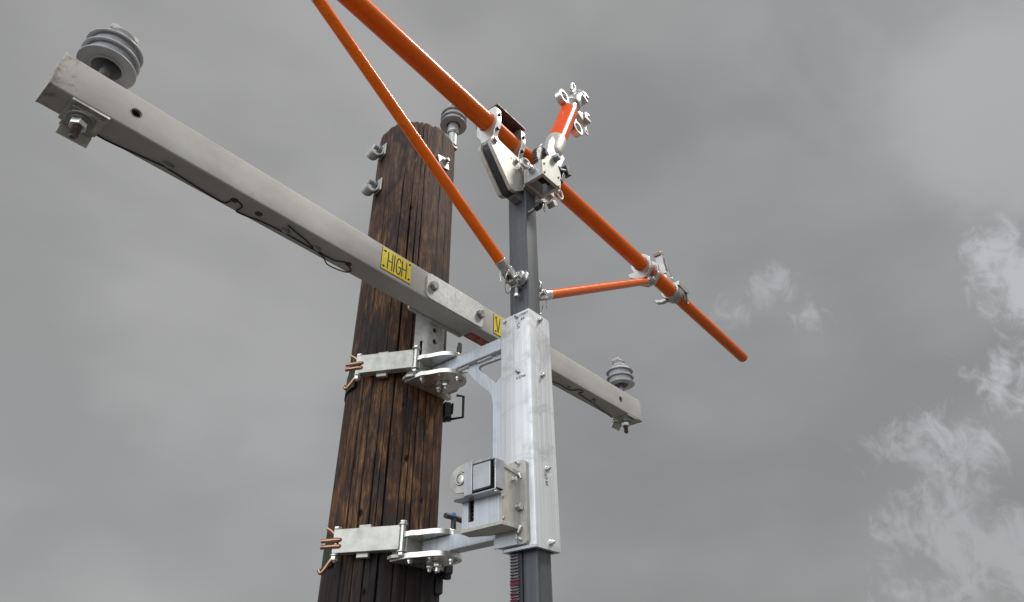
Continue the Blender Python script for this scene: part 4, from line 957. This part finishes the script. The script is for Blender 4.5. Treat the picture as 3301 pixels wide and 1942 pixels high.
for v0, v1 in ((GV0, GV0+tk-0.0003), (GV1-tk+0.0003, GV1)):
    b = MB(); b.prism(front, (0, v0, 0), X, Z, Y, v1-v0); w_ = obj('side_wall', b, 'machined', tg, 0.0008)
    if v0 == GV0:
        for u, z in ((1.3235, 1.614), (1.3225, 1.573), (1.4040, 1.608), (1.4010, 1.565)):
            b = MB(); b.lathe((u, v0, z), -Y, [(0.0044, 0), (0.0044, 0.0025), (0.003, 0.0032)], 14); b.ring((u, v0-0.0032, z), Y, 0.0034, 0.0018, 0.001, 12); obj('screw', b, 'steel', w_)
b = MB(); pr = [(0.008, 0)]
for k in range(6): pr += [(0.0175, 0.010+k*0.0075), (0.0175, 0.0125+k*0.0075), (0.0120, 0.0145+k*0.0075), (0.0120, 0.0165+k*0.0075)]
pr += [(0.008, 0.060), (0.008, 0.074)]
b.lathe((GU0+0.012, 0.975, 1.598), X, pr, 24); obj('worm_screw', b, 'darksteel', tg, ang=25)
pv = Vector((1.3865, 0.977, 1.683))
b = MB(); teeth = 40; pr = []
for k in range(teeth):
    for f_, r in ((0, 0.060), (0.25, 0.0655), (0.55, 0.0655), (0.8, 0.060)):
        a = 2*PI*(k+f_)/teeth; pr.append((r*math.cos(a), r*math.sin(a)))
b.prism(pr, (pv.x, 0.966, pv.z), X, Z, Y, 0.020); obj('gear_wheel', b, 'rack', tg, ang=20)
b = MB(); b.lathe((pv.x, GV0, pv.z), -Y, [(0.015, -0.001), (0.015, 0.003)], 24); b.hexn((pv.x, GV0-0.003, pv.z), -Y, 0.0130, 0.0175); b.ring((pv.x, GV0-0.021, pv.z), Y, 0.0085, 0.006, 0.0015, 20); obj('pivot_bolt', b, 'greysteel', tg, 0.0006)
# ring-headed drive shaft on the left wall
b = MB(); cx = Vector((GU0, 0.978, 1.600)); b.cyl(cx, cx-X*0.012, 0.0150); b.cyl(cx-X*0.010, cx-X*0.026, 0.0115, 0.0085)
b.tube([cx-X*0.043+Vector((-0.0165*math.cos(a), 0.004*math.cos(a), 0.0165*math.sin(a))) for a in [2*PI*k/24 for k in range(24)]], 0.0062, 10, closed=True)
b.ball(cx-X*0.022+Y*0.010, 0.006); obj('eye_shaft', b, 'polished', tg)
b = MB(); cx = Vector((GU1, 0.960, 1.548)); b.cyl(cx-X*0.002+Z*0.02, cx+X*0.016+Z*0.02, 0.009); b.tube([cx+X*0.028+Z*0.018+Vector((0.0150*math.cos(a), 0.0, 0.0190*math.sin(a))) for a in [2*PI*k/24 for k in range(24)]], 0.0040, 10, closed=True); obj('eye_shaft', b, 'polished', tg)
b = MB(); b.cyl((1.420, 0.945, 1.655), (1.452, 0.938, 1.668), 0.011); b.obox((1.455, 0.937, 1.672), (0.9, -0.1, 0.3), Y, (-0.3, 0, 0.9), 0.010, 0.012, 0.020); b.obox((1.432, 0.940, 1.628), (0.4, 0, 1), Y, (1, 0, -0.4), 0.030, 0.006, 0.008); obj('knob', b, 'black', tg, 0.002)
# lower carrier plate with a tab
b = MB(); b.prism([(1.3860, 1.520), (1.4680, 1.590), (1.4720, 1.600), (1.4720, 1.640), (1.3860, 1.640)], (0, 1.0180, 0), X, Z, Y, 0.012); b.box(1.386, 1.470, 1.005, 1.018, 1.600, 1.64); obj('carrier_plate', b, 'machined', tg, 0.001)
b = MB(); b.obox((1.4640, 1.0120, 1.566), (0.75, 0, 0.66), Y, (-0.66, 0, 0.75), 0.012, 0.014, 0.010); obj('carrier_tab', b, 'plate', tg, 0.001)
b = MB(); b.bolt((1.4500, 1.0180, 1.609), -Y, 0.006, 0.006, 0.004); obj('nut', b, 'darksteel', tg, 0.0004)

SA = Vector((0.382, 0, 0.924)).normalized(); SB = Vector((1.4335, 0.977, 1.780)); SX = Vector((0.924, 0, -0.382))
sp = lambda t, x=0.0, y=0.0: SB + SA*t + SX*x + Y*y
st = thing('stub_post', 'short glossy red-orange post leaning right out of the tilt gearbox', 'post', SB)
b = MB(); b.cyl(sp(0.080), sp(0.366), 0.0370, n=48); obj('post_tube', b, 'red', st, 0.002)
b = MB(); b.lathe(sp(-0.045), SA, [(0.026, 0), (0.035, 0.012), (0.0390, 0.024), (0.0398, 0.060), (0.0405, 0.1290)], 48); obj('socket', b, 'machined', st, 0.001)
b = MB(); b.prism([(-0.040, -0.095), (0.002, -0.115), (0.040, -0.085), (0.044, -0.010), (-0.044, 0.020), (-0.050, -0.03)], sp(0, 0, -0.030), SX, SA, Y, 0.010)
b.prism([(-0.040, -0.095), (0.002, -0.115), (0.040, -0.085), (0.044, -0.010), (-0.044, 0.020), (-0.050, -0.03)], sp(0, 0, 0.020), SX, SA, Y, 0.010); obj('socket_lug', b, 'bluish', st, 0.002)
b = MB(); b.lathe(sp(0.265, 0.0262, -0.0262), (SX*0.7-Y*0.7), [(0.004, -0.002), (0.004, 0.0022), (0.002, 0.003)], 12); obj('screw', b, 'darksteel', st)

def keeper(mb, c, d, w, L, r=0.0055):
    """U-shaped keeper rod"""
    c, d = Vector(c), Vector(d).normalized(); x, y, _ = basis(d)
    pts = [c-x*w, c-x*w+d*L*0.6] + [c+d*L*0.6+Vector(d)*w*1.2*math.sin(a)-x*w*math.cos(a) for a in [PI*k/8 for k in range(1, 8)]] + [c+x*w+d*L*0.6, c+x*w]
    mb.tube(pts, r, 10)
hd = thing('wire_holder', 'shiny cast wire holder with jaws and rings on top of the red post', 'clamp', sp(0.372), 'cast wire holders')
b = MB(); b.lathe(sp(0.366), SA, [(0.0285, 0), (0.0285, 0.060), (0.0360, 0.062), (0.0380, 0.067), (0.0380, 0.095), (0.034, 0.100), (0.026, 0.104)], 40); obj('collar', b, 'polished', hd, 0.001)
b = MB(); b.lathe(sp(0.468), (SA*0.98+SX*0.10-Y*0.1), [(0.034, 0), (0.030, 0.020), (0.024, 0.040), (0.022, 0.075), (0.026, 0.090)], 28); obj('neck', b, 'cast', hd, 0.002)
def jaw(c, ax, ay, az, s, th):
    poly = [(-1, -1), (0.75, -1), (1.0, -0.55), (0.55, -0.40), (0.1, -0.42), (-0.1, 0), (0.1, 0.40), (0.50, 0.42), (0.95, 0.95), (0.55, 1.15), (-0.4, 1.0), (-1, 0.4)]
    mb = MB(); mb.prism([(a*s, d_*s) for a, d_ in poly], Vector(c)-Vector(az)*th/2, ax, ay, az, th); return mb
obj('jaw', jaw(sp(0.560, 0.030, -0.010), SX, SA, Y, 0.025, 0.040), 'cast', hd, 0.003)
b = MB(); b.box(0, 0.001, 0, 0.001, 0, 0.001)
obj('jaw', jaw(sp(0.462, 0.084, -0.004), (SX*0.9+SA*0.43).normalized(), (SA*0.9-SX*0.43).normalized(), Y, 0.023, 0.036), 'cast', hd, 0.003); b.bm.free()
b = MB(); b.obox(sp(0.430, 0.050), SX, SA, Y, 0.026, 0.020, 0.014); b.obox(sp(0.450, 0.068), SX, SA, Y, 0.018, 0.016, 0.012); obj('side_lug', b, 'cast', hd, 0.005)
b = MB(); keeper(b, sp(0.545, -0.022), (SA*0.9-SX*0.25), 0.012, 0.062); b.cyl(sp(0.52, -0.025), sp(0.555, -0.022), 0.010, n=16); obj('keeper', b, 'polished', hd)
b = MB(); keeper(b, sp(0.412, 0.110), (SX*0.55-SA*0.8), 0.009, 0.030, 0.0038); b.cyl(sp(0.435, 0.102), sp(0.402, 0.112), 0.006, n=12); obj('keeper', b, 'polished', hd)
for c in (sp(0.395, -0.058), sp(0.322, 0.064)):
    b = MB(); b.ring(c, Y, 0.0335, 0.0200, 0.028, 40); obj('eye_ring', b, 'polished', hd, 0.003)
b = MB(); b.cyl(sp(0.40, -0.04), sp(0.40, -0.020), 0.014); b.cyl(sp(0.350, 0.046), sp(0.385, 0.026), 0.011); obj('ring_neck', b, 'cast', hd, 0.002)

# the same kind of holder on the right part of the boom
h2 = thing('wire_holder', 'pale cast wire holder with upright jaws clamped round the right part of the orange boom', 'clamp', bp(2.5), 'cast wire holders')
cu = 2.480; ju = 2.535
b = MB(); b.ring(bp(cu), BD, 0.0440, 0.0333, 0.026, 44); b.ring(bp(cu+0.024), BD, 0.0400, 0.0288, 0.026, 44); obj('collar', b, 'cast', h2, 0.002)
b = MB(); b.prism([(-0.020, 0.034), (0.020, 0.040), (0.045, 0.050), (0.058, 0.066), (0.052, 0.074), (0.030, 0.072), (0.0, 0.064), (-0.016, 0.056)], bp(cu-0.020, VB-0.020), X, Z, Y, 0.024)
b.prism([(-0.012, 0.012), (0.050, 0.004), (0.085, 0.010), (0.100, 0.022), (0.092, 0.034), (0.060, 0.046), (0.010, 0.044), (-0.012, 0.036)], bp(cu+0.004, VB-0.050), X, Z, Y, 0.030)
b.prism([(0.030, -0.030), (0.060, -0.028), (0.078, -0.016), (0.086, -0.024), (0.080, -0.038), (0.050, -0.048), (0.020, -0.046)], (cu-0.012, VB, zb(cu)), Y, Z, X, 0.024); obj('ear', b, 'cast', h2, 0.004)
b = MB(); b.prism([(VB+0.030*math.cos(a)*1.5, zb(cu)+0.030*math.sin(a)*1.5) for a in [math.radians(q) for q in range(150, 340, 12)]], (cu+0.016, 0, 0), Y, Z, X, 0.030, holes=()); obj('lower_shell', b, 'plate', h2, 0.003)
b = MB(); b.cyl(bp(ju-0.085, VB, 0.030), bp(ju-0.092, VB, 0.085), 0.022, 0.018); obj('neck', b, 'cast', h2, 0.002)
b = MB(); b.obox(bp(ju-0.118, VB, 0.122), (0.97, 0, 0.22), Y, (-0.22, 0, 0.97), 0.0065, 0.018, 0.055); b.obox(bp(ju-0.127, VB, 0.176), (0.9, 0, 0.44), Y, (-0.44, 0, 0.9), 0.022, 0.020, 0.008); obj('jaw', b, 'cast', h2, 0.002)
b = MB(); b.obox(bp(ju-0.080, VB, 0.118), (0.97, 0, 0.22), Y, (-0.22, 0, 0.97), 0.009, 0.018, 0.050); obj('jaw', b, 'cast', h2, 0.002)
b = MB(); keeper(b, bp(ju-0.048, VB, 0.152), (0.35, 0, -0.94), 0.013, 0.085, 0.0060); b.tube([bp(ju-0.078, VB, 0.162), bp(ju-0.045, VB, 0.152), bp(ju-0.02, VB, 0.105)], 0.0075, 10); obj('keeper', b, 'plate', h2)
b = MB(); keeper(b, bp(cu+0.066, VB-0.040, 0.010), (0.05, 0, -1), 0.013, 0.076, 0.0046); obj('keeper', b, 'rod', h2)

# ------------------------------------------------------------------ braces with their double ring clamps
def brace(side, label):
    s = -1 if side == 'l' else 1
    low = Vector((1.36+s*0.064, 1.062, 1.178)); pu = 1.36+s*0.905
    if s > 0: pu = 2.252
    upv_ = Vector((pu, VB, zb(pu)-0.068 if s > 0 else 1.702)); d = (upv_-low).normalized(); L = (upv_-low).length
    t = thing('brace_pole', label, 'pole', low, 'orange braces between mast and boom')
    b = MB(); b.cyl(low+d*0.068, upv_-d*0.030, 0.0172, n=36); obj('brace_tube', b, 'orange', t, 0.0008)
    nrm_ = d.cross(Y).normalized()
    b = MB(); b.lathe(low+d*0.022, d, [(0.0165, 0), (0.0185, 0.022), (0.0185, 0.050)], 28); 
    b.obox(low+d*0.010+Y*0.0125, d, nrm_, Y, 0.026, 0.015, 0.0030); b.obox(low+d*0.010-Y*0.0125, d, nrm_, Y, 0.026, 0.015, 0.0030); obj('clevis', b, 'steel', t, 0.0015)
    b = MB(); b.lathe(upv_-d*0.034, d, [(0.0185, 0), (0.0185, 0.018), (0.013, 0.030)], 28); b.obox(upv_, d, nrm_, Y, 0.016, 0.013, 0.006); obj('end_cap', b, 'steel', t, 0.001)
    b = MB(); b.cyl(upv_-Y*0.026, upv_+Y*0.026, 0.0062, n=16); b.hexn(upv_-Y*0.034, Y, 0.0105, 0.009); obj('pivot_bolt', b, 'steel', t, 0.0005)
    # lug on the mast, with a hanging threaded bolt and a wire pull ring
    face = TU0 if s < 0 else TU1
    t2 = thing('brace_lug', ('cast lug with a hanging bolt and wire ring on the left face of the mast' if s < 0 else 'cast lug with a wire ring on the right face of the mast'), 'lug', (face, 1.05, 1.15), 'brace lugs on the mast')
    b = MB(); q = Vector((face, 1.052, 1.192))
    b.lathe(q, Vector((s, 0, 0)), [(0.029, 0.0003), (0.030, 0.006), (0.024, 0.011), (0.021, 0.021), (0.0165, 0.023), (0.0125, 0.012), (0.0, 0.009)], 9, ref=(0, 0, 1))
    b.obox(q+Vector((s*0.014, 0.012, -0.012)), X, Y, Z, 0.0135, 0.013, 0.026); b.obox(low+Vector((-s*0.012, 0, 0.002)), X, Y, Z, 0.022, 0.0088, 0.017); obj('lug_body', b, 'cast', t2, 0.003)
    b = MB(); pr = [(0.0048, 0)]
    for k in range(12): pr += [(0.0066, 0.003+k*0.0027), (0.0052, 0.0044+k*0.0027)]
    c = Vector((face+s*0.0175, 1.062, 1.166)); b.lathe(c, -Z, pr+[(0.0048, 0.037)], 16); b.hexn(c-Z*0.046, Z, 0.0098, 0.010); obj('hanging_bolt', b, 'steel', t2, 0.0005)
    b = MB(); b.cyl(low-Y*0.030, low+Y*0.028, 0.0058, n=16); b.lathe(low-Y*0.032, Y, [(0.009, 0), (0.009, 0.006)], 16); pin_ = obj('quick_pin', b, 'steel', t2, 0.0006)
    b = MB(); c = low+Vector((s*0.012 if s > 0 else -0.020, 0.0, -0.022))
    b.tube([c+Vector((0.034*math.cos(a), 0.024*math.cos(a+0.5), 0.028*math.sin(a))) for a in [math.radians(k) for k in range(150, 396, 12)]], 0.0016, 8); b.tube([low+Vector((-0.046, 0.010, 0.012)), low+Vector((-0.050, 0.008, -0.012)), low+Vector((-0.046, 0.008, -0.030))] if s < 0 else [low+Vector((0.042, 0.0, 0.016)), low+Vector((0.046, 0, -0.008)), low+Vector((0.045, 0, -0.024))], 0.0016, 8); obj('pull_ring', b, 'polished', pin_)
    return upv_
top_l = brace('l', 'long orange brace rising to the upper left, crossing in front of the pole')
top_r = brace('r', 'short orange brace running right from the mast to the boom')
def double_ring(uc, piv, label):
    t = thing('ring_clamp', label, 'clamp', piv, 'double ring clamps on the boom')
    for du in (-0.033, 0.033):
        u = uc+du; z = zb(u)
        out = [(VB+0.048*math.cos(a), z+0.048*math.sin(a)) for a in [math.radians(q) for q in np.linspace(-40, 200, 26)]]
        out = out + [(VB-0.050, z-0.034), (VB-0.030, piv.z+0.004), (VB-0.018, piv.z-0.010), (VB+0.018, piv.z-0.010), (VB+0.062, z-0.050), (VB+0.070, z-0.030)]
        b = MB(); b.prism(out, (u-0.009, 0, 0), Y, Z, X, 0.018, holes=[circ((VB, z), 0.0335, 40)]); r = obj('half_ring', b, 'cast', t, 0.0015)
        for dv, dz in ((-0.0455, 0.010), (-0.0455, -0.028)):
            b = MB(); b.cyl((u, VB+dv+0.008, z+dz), (u, VB+dv-0.003, z+dz), 0.0055, n=14); obj('screw', b, 'darksteel', r)
        b = MB(); b.obox((u, VB-0.0455, z-0.010), X, Y, Z, 0.0062, 0.0035, 0.030); obj('side_bar', b, 'steel', r, 0.001)
    b = MB(); b.obox((uc, VB, (zb(uc)-0.040+piv.z)/2+0.004), X, Y, Z, 0.026, 0.010, abs(zb(uc)-0.040-piv.z)/2); obj('link_block', b, 'cast', t, 0.002)
double_ring(2.245, top_r, 'pair of polished rings holding the short brace to the right part of the boom')
double_ring(0.462, top_l, 'pair of polished rings at the upper end of the left brace, by the top edge')
# hitch pin through the mast just below the gearbox
t = thing('hitch_pin', 'black-tipped hitch pin with a small split ring through the mast below the gearbox', 'pin', (1.353, 1.0, 1.46))
b = MB(); b.cyl((1.3480, TV0+0.001, 1.462), (1.3480, TV0-0.030, 1.466), 0.0062, n=16); obj('shank', b, 'greysteel', t, 0.0005)
b = MB(); b.cyl((1.3480, TV0-0.027, 1.4655), (1.3480, TV0-0.050, 1.468), 0.0120, n=20); b.cyl((1.3480, TV0-0.035, 1.466), (1.348, TV0-0.035, 1.490), 0.0045, n=12); b.ball((1.3480, TV0-0.055, 1.472), 0.0105); obj('grip', b, 'black', t, 0.002)
b = MB(); c = Vector((1.3560, TV0-0.058, 1.455)); b.tube([c+Vector((0.013*math.cos(a), 0.006*math.cos(a), 0.013*math.sin(a))) for a in [2*PI*k/22 for k in range(22)]], 0.0015, 8, closed=True); obj('split_ring', b, 'steel', t)
